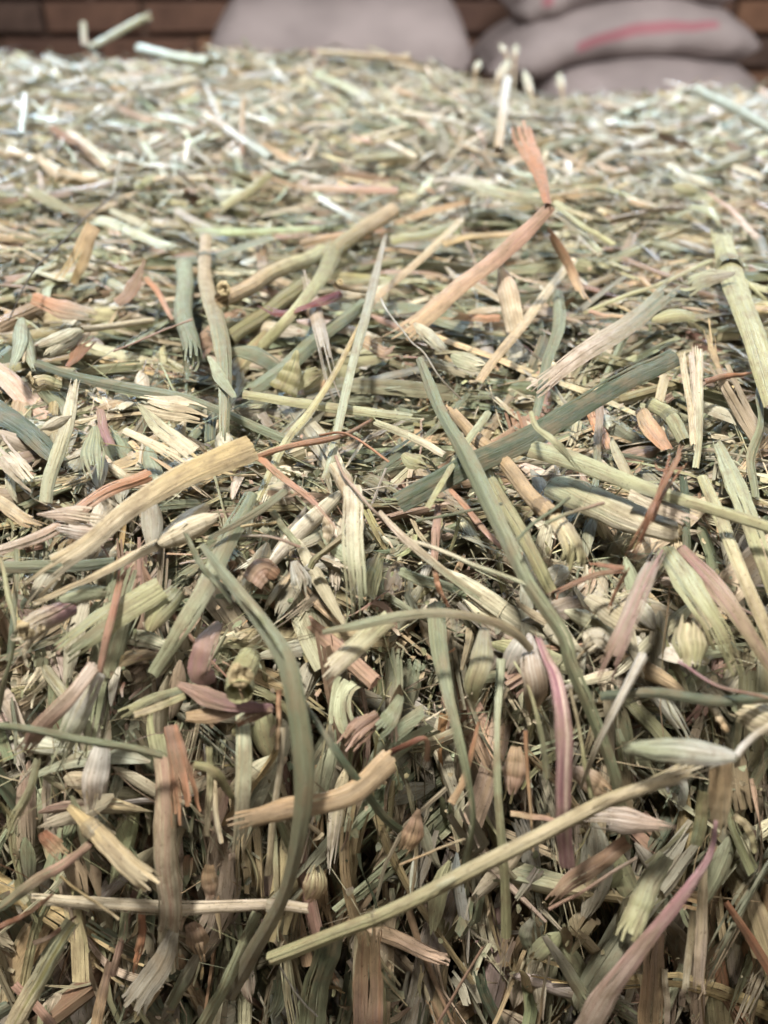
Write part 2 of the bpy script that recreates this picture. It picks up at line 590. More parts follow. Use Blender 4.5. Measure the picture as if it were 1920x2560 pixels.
# ------------------------------------------------------------------ the bale
bale = bpy.data.objects.new('hay_bale', None)
COL.objects.link(bale)
bale['label'] = 'compressed bale of green-gold oat hay that fills the picture'
bale['category'] = 'hay bale'


def core_fn(u, v):
    x = -.47 + .94 * u
    # v: around profile  front bottom -> front edge -> top -> back -> bottom
    path = np.array([[.02, -.555], [.125, -.14], [.16, -.11], [.83, -.11], [.86, -.15], [.90, -.555], [.02, -.555]])
    seg = np.linalg.norm(np.diff(path, axis=0), axis=1)
    cum = np.concatenate([[0], np.cumsum(seg)]) / seg.sum()
    y = np.interp(v, cum, path[:, 0]); z = np.interp(v, cum, path[:, 1])
    p = np.stack([x, y, z], -1)
    msk = (z > -.5)
    for _ in range(4):
        f = Ff(p) + .045
        p = p - (grad(p) * np.clip(f, -.05, .05)[..., None]) * msk[..., None]
    nz = .0035 * wob(p[..., 0], p[..., 1] + p[..., 2] * 2, 9.0)
    return p + grad(p) * nz[..., None] * msk[..., None]


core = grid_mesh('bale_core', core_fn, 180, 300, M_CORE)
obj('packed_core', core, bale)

TOPW = [('straw', 4), ('cream', 2.5), ('pgreen', 3), ('yg', 4), ('green', 7), ('ggreen', 7), ('grey', 4), ('tan', 3.5), ('gold', 1.5),
        ('pink', .6), ('orange', .3), ('olive', 6), ('pbrown', 2.5), ('blue', 2.5), ('dgreen', 3), ('brown', 2), ('palepink', .5)]
FRW = [('straw', 5), ('cream', 4.5), ('pgreen', 4), ('yg', 3), ('green', 5), ('ggreen', 6), ('grey', 5), ('tan', 5), ('gold', 1.5),
       ('pink', .9), ('orange', .4), ('olive', 2), ('pbrown', 2.4), ('blue', 1.2), ('brown', 1.6), ('rust', .4), ('mauve', .4), ('dgreen', 1.5), ('palepink', 1.5)]
FARW = [('cream', 5), ('white', 8), ('mint', 6), ('straw', 4), ('pgreen', 5), ('grey', 6), ('tan', 4), ('dgreen', 3), ('brown', 2), ('palepink', 2.5), ('olive', 4), ('green', 2), ('ggreen', 3), ('pbrown', 3)]  # extra white and mint put the cool far sheen into the hay colour


def pick(tab, n):
    w = np.array([x[1] for x in tab], float); w /= w.sum()
    A = np.stack([PAL[x[0]] for x in tab])
    i = rng.choice(len(tab), n, p=w)
    c = A[i] * (1 + rng.normal(0, .24, (n, 1))) * (1 + rng.normal(0, .04, (n, 3)))
    return np.clip(c, .01, .9)


def project(p, target, it=5):
    for _ in range(it):
        p = p - grad(p) * (Ff(p) - target)[..., None]
    return p


DOWN = np.array([0, -math.cos(math.radians(76)), -math.sin(math.radians(76))])


def scatter(n, zone, kind):
    """sample n pieces of hay of one kind in one zone of the bale; returns spine, width, facing, colours"""
    if zone == 'front':
        x = rng.uniform(-.15, .15, n); s = rng.uniform(-.02, .19, n)
        p = FP + DOWN * s[:, None]; p[:, 0] = x
    elif zone == 'frontfar':
        x = rng.uniform(-.46, .46, n); s = rng.uniform(0, .42, n)
        k = (np.abs(x) > .14) | (s > .18)
        x, s = x[k], s[k]; n = len(x)
        p = FP + DOWN * s[:, None]; p[:, 0] = x
    elif zone == 'cluster':
        ctr = np.array([unproj(*q) for q in [(200, 1130), (420, 1210), (60, 1160), (330, 1020), (1450, 1560), (1340, 1560), (1590, 1640), (1500, 1300), (780, 1420), (300, 1950)]])
        p = ctr[rng.integers(0, len(ctr), n)] + rng.normal(0, .0065, (n, 3))
    elif zone == 'edge':
        y = rng.uniform(.12, .24, n); x = rng.uniform(-.15, .15, n)
        p = np.stack([x, y, np.full(n, -.11)], -1)
    elif zone == 'top':
        y = .17 + .27 * rng.random(n) ** 1.15; x = rng.uniform(-1, 1, n) * (.06 + .46 * y)
        p = np.stack([x, y, np.full(n, -.11)], -1)
    else:
        y = rng.uniform(.38, .885, n); x = rng.uniform(-.46, .46, n)
        p = np.stack([x, y, np.full(n, -.11)], -1)
    d0 = .0014 - dict(top=.026, front=.038, frontfar=.03).get(zone, .023) * rng.random(n) ** (.74 if zone == 'front' else .7)
    hol = .010 * sstep(.15, 1.0, wob(p[:, 0] + 3.3, p[:, 1] * .8 + p[:, 2], 3.3)) + .006 * sstep(.1, .9, wob(p[:, 0] * 1.1, p[:, 1] - p[:, 2] * 1.2, 8.0))
    if kind in ('stem', 'blade'):
        hol = hol * .7
    if zone == 'cluster':
        d0 = rng.uniform(-.004, .0035, n); hol = hol * 0
    d0 = d0 - hol * (.7 if zone == 'top' else 1.0)
    if kind == 'crumb':
        d0 = rng.uniform(-.006, .0035, n) - hol * .5
    p = project(p, d0)
    g = grad(p)
    front = zone in ('front', 'frontfar')
    if front:
        th = rng.normal(0, .30, n)
        wild = rng.random(n) < .28
        th = np.where(wild, rng.uniform(-1.5, 1.5, n), th)
        d = np.stack([np.sin(th), np.zeros(n), np.zeros(n)], -1) + DOWN * np.cos(th)[:, None]
    elif zone in ('edge', 'cluster'):
        th = np.where(rng.random(n) < .5, rng.normal(0, .5, n), rng.uniform(-1.57, 1.57, n))
        d = np.stack([np.sin(th), -np.cos(th), np.zeros(n)], -1)
    else:
        th = np.where(rng.random(n) < .62, rng.normal(0, .5, n), rng.uniform(-1.57, 1.57, n))
        d = np.stack([np.cos(th), np.sin(th), np.zeros(n)], -1)
    d = nrm(d - g * (d * g).sum(-1, keepdims=True))
    r = rng.random(n)
    L, w = dict(stem=(.022 + .045 * r ** 1.4, rng.uniform(.0020, .0042, n)),
                blade=(.014 + .056 * r ** 1.4, .0010 + .0040 * rng.random(n) ** 1.4),
                shred=(.007 + .036 * r ** 1.6, rng.uniform(.0003, .0014, n)),
                chip=(.004 + .011 * r, rng.uniform(.0012, .0046, n)),
                husk=(.010 + .011 * r, rng.uniform(.0026, .0046, n)),
                crumb=(.0007 + .0024 * r ** 2, rng.uniform(.0003, .0010, n)),
                hair=(.014 + .045 * r, rng.uniform(.00014, .00030, n)))[kind]
    L = L * np.exp(rng.normal(0, .28, n)); w = np.minimum(w * np.exp(rng.normal(0, .30, n)), .0046)
    if kind in ('stem', 'blade', 'shred'):
        L = L * np.where(rng.random(n) < .07, 1.9, 1)
    if front:
        L = L * np.where(rng.random(n) < .6, .75, 1.3); w = w * np.where(rng.random(n) < .5, 1.0, 1.5)
    if zone in ('top', 'edge') and kind in ('stem', 'blade', 'husk'):
        L = L * 1.2; w = w * 1.22
    if zone == 'far':
        w = w * np.where(rng.random(n) < .5, .8, 1.2); L = L * np.where(rng.random(n) < .3, 1.7, 1.0)
    M = 10
    t = np.linspace(0, 1, M)
    side = np.cross(g, d)
    flex = dict(stem=.05, blade=.22, shred=.25, chip=.2, crumb=.2, husk=.08, hair=.7)[kind]
    b1 = rng.normal(0, flex, n); b2 = rng.normal(0, flex, n)
    tt = (t[None] - .5)
    P = p[:, None] + d[:, None] * (L[:, None] * tt)[..., None] + side[:, None] * (L[:, None] * (b1[:, None] * (tt ** 2 * 2 - .2) + b2[:, None] * tt ** 3 * 2))[..., None]
    # follow the surface, each piece with its own tilt through the layer
    if front:
        slope = rng.uniform(.05, .45, n) * np.where(rng.random(n) < .82, 1, -1)
    else:
        slope = np.where(rng.random(n) < .12, rng.choice([-1, 1], n) * rng.uniform(.3, .9, n), rng.normal(0, .6 if zone == 'far' else .16, n))
    if zone == 'far':
        up = rng.random(n) < .025
        slope = np.where(up, rng.uniform(.8, 2.0, n), slope)
    if zone == 'cluster':
        slope = rng.normal(0, .25, n)
    if zone != 'front':
        slope = np.clip(slope, -.016 / L, .016 / L)
    top = np.where(rng.random(n) < .12, .007, .0028) - hol if front else np.where(rng.random(n) < (.3 if zone == 'far' else .08), .008, .0026) - hol * .8
    tgt = d0[:, None] + slope[:, None] * L[:, None] * tt + (b1 * .3 * L)[:, None] * (tt ** 2)
    over = np.maximum(tgt.max(1) - top, 0) * (kind != 'crumb')
    if zone == 'far':
        over = np.where(up, over * .5, over)
    if zone == 'cluster':
        over = over * .2
    tgt = tgt - over[:, None]
    f = Ff(P)
    stiff = dict(stem=.35, blade=.85, shred=.8, chip=.6, crumb=.6, husk=.5, hair=.8)[kind]
    gg = grad(P)
    corr = (f - tgt)
    cm = corr.mean(1, keepdims=True)
    lin_ = corr - cm
    sl = (lin_ * tt).sum(1, keepdims=True) / (tt ** 2).sum()
    rigid = cm + sl * tt
    P = P - gg * (rigid * (1 - stiff) + corr * stiff)[..., None]
    facing = nrm(gg + rng.normal(0, .30, (n, 1, 3)))
    one = np.ones((n, M))
    if kind == 'husk':
        prof = np.sin(np.pi * np.clip(t * .97 + .02, 0, 1)) ** .75 * (1.15 - .45 * t)
        W = w[:, None] * prof[None]
    elif kind == 'blade':
        tp = rng.random(n)
        W = w[:, None] * np.where(tp[:, None] < .35, 1 - .85 * t[None] ** 2.0, one)
    elif kind in ('hair', 'shred'):
        W = w[:, None] * (1 - .6 * t[None] ** 2)
    else:
        W = w[:, None] * one * (1 + .08 * np.sin(t * 5)[None])
    tw = rng.normal(0, .45, (n, 1)) + rng.normal(0, dict(blade=.8, shred=1.2, hair=1., chip=.5).get(kind, .15), (n, 1)) * t[None]
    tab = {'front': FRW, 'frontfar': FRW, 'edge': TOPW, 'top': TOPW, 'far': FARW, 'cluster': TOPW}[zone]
    if kind == 'husk':
        tab = [('cream', 6), ('straw', 4), ('white', 3), ('palepink', 3), ('pgreen', 3), ('pbrown', 2), ('tan', 3), ('yg', 2), ('grey', 2)]
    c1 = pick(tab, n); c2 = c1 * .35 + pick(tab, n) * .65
    return dict(P=P, W=W, NR=facing, c1=c1, c2=c2, tw=tw, L=L, w=w, n=n, kind=kind)


def build(S, hi):
    k = S['kind']; n = S['n']
    kw = dict(P=S['P'], W=S['W'], NR=S['NR'], c1=S['c1'], c2=S['c2'], twist=S['tw'])
    if k == 'stem':
        flat = rng.random(n) < .55
        return ribbons(**kw, J=8 if hi else 4, m=1, K=9 if hi else 4, curl=np.where(flat, 2.6, 6.1), f0=rng.uniform(0, .16, n), f1=rng.uniform(.04, .5, n) * (rng.random(n) < .75),
                       splay=.2, lift=.12, squash=rng.uniform(.5, 1, n), sB=rng.random(n), rib=.00006)
    if k == 'blade':
        return ribbons(**kw, J=4 if hi else 2, m=1, K=9 if hi else 5, curl=rng.uniform(.2, 2.2, n), f0=rng.uniform(0, .14, n), f1=rng.uniform(.03, .6, n) * (rng.random(n) < .7),
                       splay=.25, lift=.15, sB=rng.random(n), rib=.0001, fold=rng.choice([0, 0, .25, -.25], n))
    if k == 'husk':
        return ribbons(**kw, J=5 if hi else 3, m=2 if hi else 1, K=8 if hi else 5, curl=rng.uniform(1.0, 2.4, n), f1=rng.uniform(0, .35, n), splay=.5, lift=.12, sB=.3,
                       cB=S['c1'] * .55 + PAL['green'] * .3, alt=True, rib=.00006)
    if k in ('chip', 'crumb'):
        return ribbons(**kw, J=3 if k == 'chip' else 1, m=1, K=3, curl=rng.uniform(.2, 2, n), f0=.2, f1=rng.uniform(.1, .5, n), sB=.5, rib=.0001)
    if k == 'shred':
        return ribbons(**kw, J=2 if hi else 1, m=1, K=6 if hi else 4, curl=1.5, f1=rng.uniform(0, .4, n), f0=0, sB=.4, splay=.6, rib=.00003)
    return ribbons(**kw, J=1, m=1, K=8, curl=1.5, sB=0)


COUNTS = {
    'front': dict(stem=1500, blade=4600, husk=2600, shred=5200, chip=4800, hair=1500, crumb=3000),
    'edge': dict(stem=450, blade=800, husk=800, shred=6500, chip=1600, hair=2400, crumb=4500),
    'top': dict(stem=2000, blade=4000, husk=2100, shred=12000, chip=3000, hair=4000, crumb=7000),
    'far': dict(stem=7500, blade=10500, husk=3500, shred=17000, chip=4000, hair=3000),
    'cluster': dict(husk=230, hair=120),
    'frontfar': dict(stem=1200, blade=3500, husk=500, shred=3500, chip=1500),
}
PARTNAME = dict(stem='cut_stem', blade='dry_blade', husk='oat_husk')
pool = {}
for zone, cc in COUNTS.items():
    for kind, n in cc.items():
        S = scatter(n, zone, kind)
        pool.setdefault(kind, []).append((S, build(S, zone in ('front', 'edge', 'top', 'cluster'))))

for kind, lst in pool.items():
    if kind in PARTNAME:
        # the 300 that show largest become parts of their own
        cand = []
        for bi, (S, B) in enumerate(lst):
            if S['n'] == 0:
                continue
            Pm = S['P'][:, 5]
            dep = Pm @ FWD
            px = 960 + FPX * (Pm @ RIGHT) / dep; py = 1280 - FPX * (Pm @ UP) / dep
            inside = (px > 0) & (px < 1920) & (py > 90) & (py < 2560)
            score = np.sqrt(S['L'] * S['w']) / dep * np.clip(1 + (Ff(S['P']).mean(1) - .001) / .006, .02, 1.3) * inside
            cand += [(s, bi, i) for i, s in enumerate(score)]
        cand.sort(key=lambda q: -q[0])
        chosen = {}
        for s, bi, i in cand[:296]:
            chosen.setdefault(bi, []).append(i)
        rest = []
        for bi, (S, B) in enumerate(lst):
            V, Q, uv, c, b = B
            ids = chosen.get(bi, [])
            for i in ids:
                obj(PARTNAME[kind], mesh_from(PARTNAME[kind], V[i], Q, uv[i], c[i], b[i], M_HAY), bale)
            keep = np.ones(len(V), bool); keep[ids] = False
            rest.append((V[keep], Q, uv[keep], c[keep], b[keep]))
        V, Q, uv, c, b = merge(rest)
        obj('packed_' + dict(stem='stems', blade='blades', husk='husks')[kind], mesh_from('packed_' + kind, V, Q, uv, c, b, M_HAY), bale, kind='stuff')
    else:
        V, Q, uv, c, b = merge([B for S, B in lst])
        obj(dict(shred='shredded_hay', chip='chaff', crumb='hay_dust_crumbs', hair='fine_awns')[kind], mesh_from(kind, V, Q, uv, c, b, M_HAY), bale, kind='stuff')

# ------------------------------------------------------------------ single pieces lying loose on the bale
REG = {1: (0, 0, 1.1573), 2: (0, 450, .5787), 3: (960, 250, .5787), 4: (0, 1000, .5787), 5: (960, 1000, .5787), 6: (0, 1650, .5787), 7: (960, 1650, .5787)}
GROUP = dict(hay_stalk='loose hay stems lying on the bale', grass_leaf='loose dry grass blades on the bale', oat_husk='loose oat husks on the bale',
             hay_splinter='split and splintered hay on the bale', plant_fibre='thin loose fibres on the bale', oat_spikelet='oat spikelets on the bale',
             dry_leaf='crumpled dry leaves on the bale', hollow_straw='hollow straws on the bale')
CAT = dict(hay_stalk='stem', grass_leaf='grass blade', oat_husk='husk', hay_splinter='splinter', plant_fibre='fibre', oat_spikelet='spikelet',
           dry_leaf='dry leaf', hollow_straw='straw')
NH = [0]


def catmull(C, M):
    C = np.asarray(C, float)
    if len(C) == 2:
        t = np.linspace(0, 1, M)[:, None]
        return C[0] * (1 - t) + C[1] * t
    d = np.concatenate([[0], np.cumsum(np.linalg.norm(np.diff(C[:, :3], axis=0), axis=1))])
    d /= d[-1]
    E = np.vstack([2 * C[0] - C[1], C, 2 * C[-1] - C[-2]])
    out = []
    for t in np.linspace(0, 1, M):
        i = min(np.searchsorted(d, t, side='right') - 1, len(C) - 2)
        u = (t - d[i]) / (d[i + 1] - d[i])
        p0, p1, p2, p3 = E[i], E[i + 1], E[i + 2], E[i + 3]
        out.append(.5 * ((2 * p1) + (-p0 + p2) * u + (2 * p0 - 5 * p1 + 4 * p2 - p3) * u * u + (-p0 + 3 * p1 - 3 * p2 + p3) * u ** 3))
    return np.array(out)


def weld(me):
    import bmesh
    bm = bmesh.new(); bm.from_mesh(me)
    bmesh.ops.remove_doubles(bm, verts=bm.verts, dist=4e-6)
    bmesh.ops.dissolve_degenerate(bm, dist=2e-6, edges=bm.edges)
    bm.to_mesh(me); bm.free()


def curve3(reg, pts, width, M, lift=5.0):
    """pixel track + lift above the bale (mm) -> 3D spine and width in metres"""
    C, D = [], []
    for q in pts:
        r = reg
        if len(q) == 4:
            r, q = q[0], q[1:]
        ox, oy, s = REG[r]
        lf = q[2] if len(q) > 2 else lift
        p = unproj(ox + q[0] * s, oy + q[1] * s, lf / 1000.0) if lf < 100 else unproj(ox + q[0] * s, oy + q[1] * s, depth=lf / 1000.0)
        C.append(p)
    C = np.array(C)
    # even out sudden depth changes, so that a piece stays a straightish piece
    if len(C) > 2:
        dep = C @ FWD
        idx = np.linspace(0, 1, len(C))
        px_ = np.concatenate([[0], np.cumsum(np.linalg.norm(np.diff(C / dep[:, None], axis=0), axis=1))])
        idx = px_ / px_[-1]
        k = 1 if len(C) == 3 else min(2, len(C) - 1) if len(C) < 8 else 3
        nd = np.polyval(np.polyfit(idx, dep, k), idx)
        f = Ff(C * (nd / dep)[:, None])
        nd = nd - max(0, .0015 - f.min()) * .8
        C = C * (nd / dep)[:, None]
    P = catmull(C, M)
    dep = P @ FWD
    s = REG[reg][2]
    w = np.interp(np.linspace(0, 1, M), np.linspace(0, 1, len(width)), width) if hasattr(width, '__len__') else np.full(M, float(width))
    return P, w * s * dep / FPX


def prof(kind, M):
    t = np.linspace(0, 1, M)
    if kind == 'end':
        return 1 - .85 * sstep(.55, 1, t)
    if kind == 'start':
        return 1 - .85 * sstep(.45, 0, t)
    if kind == 'both':
        return (1 - .85 * sstep(.6, 1, t)) * (1 - .85 * sstep(.4, 0, t))
    if kind == 'lens':
        return np.sin(np.pi * np.clip(.03 + .95 * t, 0, 1)) ** .72 * (1.1 - .2 * t)
    return np.ones(M)


def facing(P, tilt=(0, 0), mixn=.45):
    g = grad(P)
    v = nrm(-P)
    n = nrm(v * (1 - mixn) + g * mixn)
    k = len(n) // 3
    a, b = n[:k].mean(0), n[-k:].mean(0)
    t = np.linspace(0, 1, len(n))[:, None]
    return nrm(a * (1 - t) + b * t)


STY = dict(
    B=dict(J=6, m=2, curl=.7, rib=.00008, sB=.8, M=34, crack=.3, jag=.012),
    V=dict(J=6, m=2, curl=.8, rib=.00008, fold=-.18, sB=.8, M=34, crack=.2, jag=.006),
    S=dict(J=14, m=1, curl=6.2, rib=.00007, sB=.8, M=28, jag=.008, squash=.85),
    F=dict(J=8, m=2, curl=1.7, rib=.00010, sB=.85, M=30, crack=.3, jag=.012, squash=.9),
    R=dict(J=1, m=4, curl=5.0, rib=.0, sB=.5, M=26),
    K=dict(J=7, m=2, jag=.02, curl=1.7, rib=.00005, sB=.3, M=20, alt=True, crack=.3, f1=.22, splay=.45, lift=.35),
    L=dict(J=6, m=2, curl=1.0, jag=.03, crack=.3, rib=.00014, sB=.5, M=20),
)


def piece_mesh(name, P, W, c1, c2, sty, NR=None, cB=None, **kw):
    s = dict(STY[sty]); M = s.pop('M'); s.update(kw)
    NH[0] += 1
    if NR is None:
        NR = facing(P)
    tw = s.pop('tw', None)
    t = np.linspace(0, 1, len(P))
    R = np.random.default_rng(NH[0])
    if 'J' not in kw and sty in 'FB':
        s['J'] = int(R.integers(4, 10)); s['jag'] = float(R.choice([.003, .01, .03]))
    tws = (R.normal(0, .10) + R.normal(0, .18) * t + .07 * np.sin(t * R.uniform(5, 14) + R.uniform(0, 6)))
    if tw is not None:
        tws = tws + (np.interp(t, np.linspace(0, 1, len(tw)), tw) if hasattr(tw, '__len__') else tw)
    if sty != 'K':
      W = W * (1 + .025 * np.sin(t * R.uniform(6, 16) + R.uniform(0, 6)) + .03 * np.sin(t * R.uniform(20, 40)))
    Lp = np.linalg.norm(P[-1] - P[0])
    bow = Lp * R.normal(0, .006) * np.sin(t * np.pi * 2 + R.uniform(0, 6)) + R.normal(0, .00010) * np.sin(t * 23)
    P = P + NR * bow[:, None] + nrm(np.cross(np.gradient(P, axis=0), NR)) * (Lp * R.normal(0, .005) * np.sin(t * 9 + R.uniform(0, 6)))[:, None]
    V, Q, uv, c, b = ribbons(P[None], W[None], NR[None], np.array(c1)[None], np.array(c2)[None], cB=None if cB is None else np.array(cB)[None], K=len(P), clip=True,
                             twist=tws[None], seed=NH[0] * 7 + 1, **s)
    me = mesh_from(name, V[0], Q, uv[0], c[0], b[0], M_HAY)
    weld(me)
    return me


def link_piece(name, me, label=None, parent=None, origin=None):
    co = np.zeros(len(me.vertices) * 3, dtype=np.float32); me.vertices.foreach_get('co', co); co = co.reshape(-1, 3)
    og = co.mean(0) if origin is None else origin
    me.vertices.foreach_set('co', (co - og).ravel().astype(np.float32)); me.update()
    o = bpy.data.objects.new(name, me)
    COL.objects.link(o)
    if parent is None:
        o.location = og
        o['label'] = label; o['category'] = CAT[name]; o['group'] = GROUP[name]
    else:
        o.parent = parent
        o.location = og - np.array(parent.location)
    return o


def pc(c):
    if isinstance(c, str):
        return PAL[c]
    return PAL[c[0]] * (1 - c[2]) + PAL[c[1]] * c[2]


LAST = [None]


def H(name, label, reg, pts, width, c1, c2=None, sty='B', shape=None, lift=5.0, node=None, pith=False, cB=None, part=None, **kw):
    name = {'hay_stem': 'hay_stalk', 'grass_blade': 'grass_leaf'}.get(name, name)
    M = kw.pop('M', STY[sty]['M'])
    P, W = curve3(reg, pts, width, M, lift)
    W = W * {'V': .84, 'F': .9, 'B': .92}.get(sty, 1)
    W = W * prof(shape or ('lens' if sty == 'K' else 'none'), M)
    if sty == 'K' and shape == 'none':
        tt_ = np.linspace(0, 1, M)
        W = W * (.25 + .75 * np.sin(np.pi * np.clip(.08 + .86 * tt_, 0, 1)) ** .6)
    a, b = pc(c1), pc(c2 or c1)
    if sty == 'K' and cB is None:
        cB = 'green'
    me = piece_mesh(name, P, W, a, b, sty, cB=None if cB is None else pc(cB), **kw)
    if part:
        o = link_piece(part, me, parent=LAST[0])
        if node:
            node = None
    else:
        o = link_piece(name, me, label)
        LAST[0] = o
    NR = facing(P)
    for nd in (node or []):
        i0 = int(nd * (M - 1)); i0 = max(1, min(M - 3, i0))
        x = np.linspace(-.5, .5, 9)
        T = nrm(P[i0 + 1] - P[i0 - 1])
        Pn = P[i0] + T * (x * W[i0] * .9)[:, None]
        Wn = W[i0] * (1.02 + .17 * np.exp(-(x * 4.5) ** 2)) + .0002
        mn = piece_mesh('node', Pn, Wn, a * .62, b * .5, 'S', NR=np.tile(NR[i0], (9, 1)), J=8)
        link_piece('node', mn, parent=o)
    if pith:
        i = 0 if pith == 'start' else M - 1
        T = nrm(P[i] - P[i + (1 if i == 0 else -1)])
        n = NR[i]; sd = nrm(np.cross(T, n)); nn = np.cross(sd, T)
        ctr = P[i] + nn * W[i] * (.5 if sty == 'S' else .12) - T * W[i] * .08
        R = np.random.default_rng(NH[0])
        vs = [ctr + T * W[i] * .02]; fs = []
        k = 18
        for ring in (1, 2, 3):
            for j in range(k):
                an = j * 2 * math.pi / k
                rr = W[i] * .47 * ring / 3 * (1 + R.normal(0, .05))
                hgt = R.normal(0, .07) + (-.16 if ring == 1 else (.08 if ring == 2 else -.05))
                vs.append(ctr + sd * rr * math.cos(an) + nn * rr * math.sin(an) * (1 if sty == 'S' else .75) + T * W[i] * hgt)
        for j in range(k):
            fs.append((0, 1 + j, 1 + (j + 1) % k))
        for ring in (0, 1):
            for j in range(k):
                A = 1 + ring * k + j; B2 = 1 + ring * k + (j + 1) % k
                fs.append((A, A + k, B2 + k, B2))
        mp = bpy.data.meshes.new('pith')
        mp.from_pydata([tuple(v) for v in vs], [], fs); mp.materials.append(M_PITH)
        for p_ in mp.polygons:
            p_.use_smooth = True
        if part:
            co0 = np.array([v.co[:] for v in mp.vertices])
        link_piece('pith', mp, parent=o)
    return o


def spikelet(label, reg, base, tip, width, c1='cream', cB='green', lift=6.0, pedicel=None, open_=.16, pw=14, c2=None):
    """oat spikelet: two striped glumes hinged at the base, the pale floret between them, and the stalk"""
    M = 22
    P, W = curve3(reg, [base, ((base[0] + tip[0]) / 2, (base[1] + tip[1]) / 2, lift), tip], width, M, lift)
    root = bpy.data.objects.new('oat_spikelet', None); COL.objects.link(root)
    root.location = P[0]; root['label'] = label; root['category'] = 'spikelet'; root['group'] = GROUP['oat_spikelet']
    root.empty_display_size = .005
    t = np.linspace(0, 1, M)
    pr = np.sin(np.pi * np.clip(.06 + .92 * t, 0, 1)) ** .7 * (1.12 - .3 * t)
    NR = facing(P)
    S = nrm(np.cross(np.gradient(P, axis=0), NR))
    L = np.linalg.norm(P[-1] - P[0])
    a = pc(c1); b2 = pc(c2 or c1)
    for sg in (1, -1):
        Pg = P + S * (sg * open_ * L * .45 * t ** 1.5)[:, None] + NR * (.0006 * sg)
        link_piece('glume', piece_mesh('glume', Pg, W * pr * .92, a * (1 if sg > 0 else .88), b2, 'K', NR=nrm(NR + S * sg * .45), cB=pc(cB), curl=2.5, f1=.10, splay=.2), parent=root)
    Pf = P[0] + (P - P[0]) * .82 + NR * .0002
    link_piece('floret', piece_mesh('floret', Pf, W * pr * .62, pc('cream'), pc('straw'), 'S', NR=NR), parent=root)
    if pedicel:
        Pp, Wp = curve3(reg, pedicel, pw, 22, lift)
        Pp = Pp + (P[0] - Pp[0]) * (1 - np.linspace(0, 1, 22)[:, None])
        link_piece('stalk', piece_mesh('stalk', Pp, Wp, a, pc('straw'), 'R'), parent=root)
    return root


# ---- far and upper part
H('hay_stem', 'short pale green straw rising past the top edge of the bale, upper left corner', 1, [(190, 104, 800), (255, 68, 800), (327, 29, 795)], 17, 'mint', 'pgreen', 'S', f0=.1, f1=.15)
H('hay_stem', 'tiny white upright stub beside the pale green straw at the top left', 1, [(183, 98, 800), (180, 48, 800)], 14, 'white', 'mint', 'S')
H('hay_stem', 'blurred pale stem lying along the crest in front of the left sack', 1, [(300, 103, 5), (380, 122, 7), (450, 134, 5)], 22, 'mint', 'yg', 'S')
H('hay_stem', 'tan blurred stem on the crest under the wide sack', 1, [(690, 112, 5), (780, 118, 7), (885, 128, 6)], 14, 'straw', 'tan', 'S')
H('hay_stem', 'mint green straight straw reaching in from the right edge below the sacks', 1, [(1500, 188, 14), (1580, 232, 18), (1672, 284, 22)], 22, 'mint', 'mint', 'S', f0=.04)
H('hay_stem', 'white upright stalk with a rounded top, below the gap between the sacks', 1, [(1095, 168, 22), (1086, 240, 12), (1078, 322, 4)], 21, 'white', 'tan', 'S')
for k, (a, b, w, lb) in enumerate([((1066, 182), (1108, 120), 18, 'pale bluish chip leaning right beside the gap between the sacks'),
                                   ((1108, 128), (1118, 92), 14, 'pale oval chip standing highest in front of the right sacks'),
                                   ((1130, 145), (1150, 215), 18, 'white flat chip leaning left in front of the lowest sack'),
                                   ((1208, 152), (1214, 202), 17, 'white upright chip in front of the left end of the striped sack'),
                                   ((1022, 160), (1040, 128), 15, 'pale blue chip at the dark gap right of the wide sack'),
                                   ((1078, 92), (1096, 118), 12, 'small tilted chip left of the highest chip before the right sacks')]):
    if a[1] < b[1]:
        a, b = b, a
    ft = max(a[1] + 30, 178 + 8 * (k % 3))
    dp = float(unproj(a[0] * 1.1573, ft * 1.1573, .001) @ FWD) * 1000
    H('hay_splinter', lb, 1, [(a[0], a[1], dp), (b[0], b[1], dp)], w, 'white', 'mint', 'L', shape='both', f0=.2, f1=.2)
    H('hay_stem', '', 1, [(a[0] + 4 - 3 * (k % 3), ft + 8, dp + 4), (a[0] + 2, (ft + a[1]) / 2, dp + 1), ((a[0] * 2 + b[0]) / 3, (a[1] * 2 + b[1]) / 3, dp)], 5, 'cream', 'tan', 'R', part='stalk')
H('hay_stem', 'pink straw lying level in the blurred upper middle', 1, [(655, 407, 7), (740, 408, 9), (860, 412, 7)], 21, 'palepink', 'pink', 'F')
H('hay_stem', 'white forked splinter pointing down right under the pink level straw', 1, [(690, 428, 6), (735, 455, 8), (790, 478, 5)], 18, 'white', 'mint', 'F', f1=.4, splay=.8)
H('hay_stem', 'white short rod left of centre in the blurred hay', 1, [(492, 280, 9), (540, 310, 12), (585, 342, 8)], 21, 'white', 'mint', 'S')
H('hay_splinter', 'white ragged tuft standing up in the blurred middle distance', 1, [(958, 330, 5), (950, 295, 14), (930, 262, 20)], 34, 'white', 'mint', 'F', f1=.6, splay=.9, lift=.5)
H('hay_stem', 'white rod right of the ragged white tuft', 1, [(838, 308, 8), (900, 342, 6)], 17, 'white', 'cream', 'S')
H('hay_stem', 'yellow-green short stem leaning up right in the blurred left middle', 1, [(480, 448, 4), (535, 412, 10), (585, 378, 14)], 21, 'yg', 'olive', 'F')
H('oat_husk', 'pale pointed husk in the blurred hay near the right edge', 1, [(1455, 372, 8), (1540, 404, 8)], 26, 'white', 'cream', 'K')
H('oat_husk', 'plump olive husk below the pale pointed one near the right edge', 1, [(1452, 402, 9), (1520, 418, 8)], 28, 'yg', 'olive', 'K')
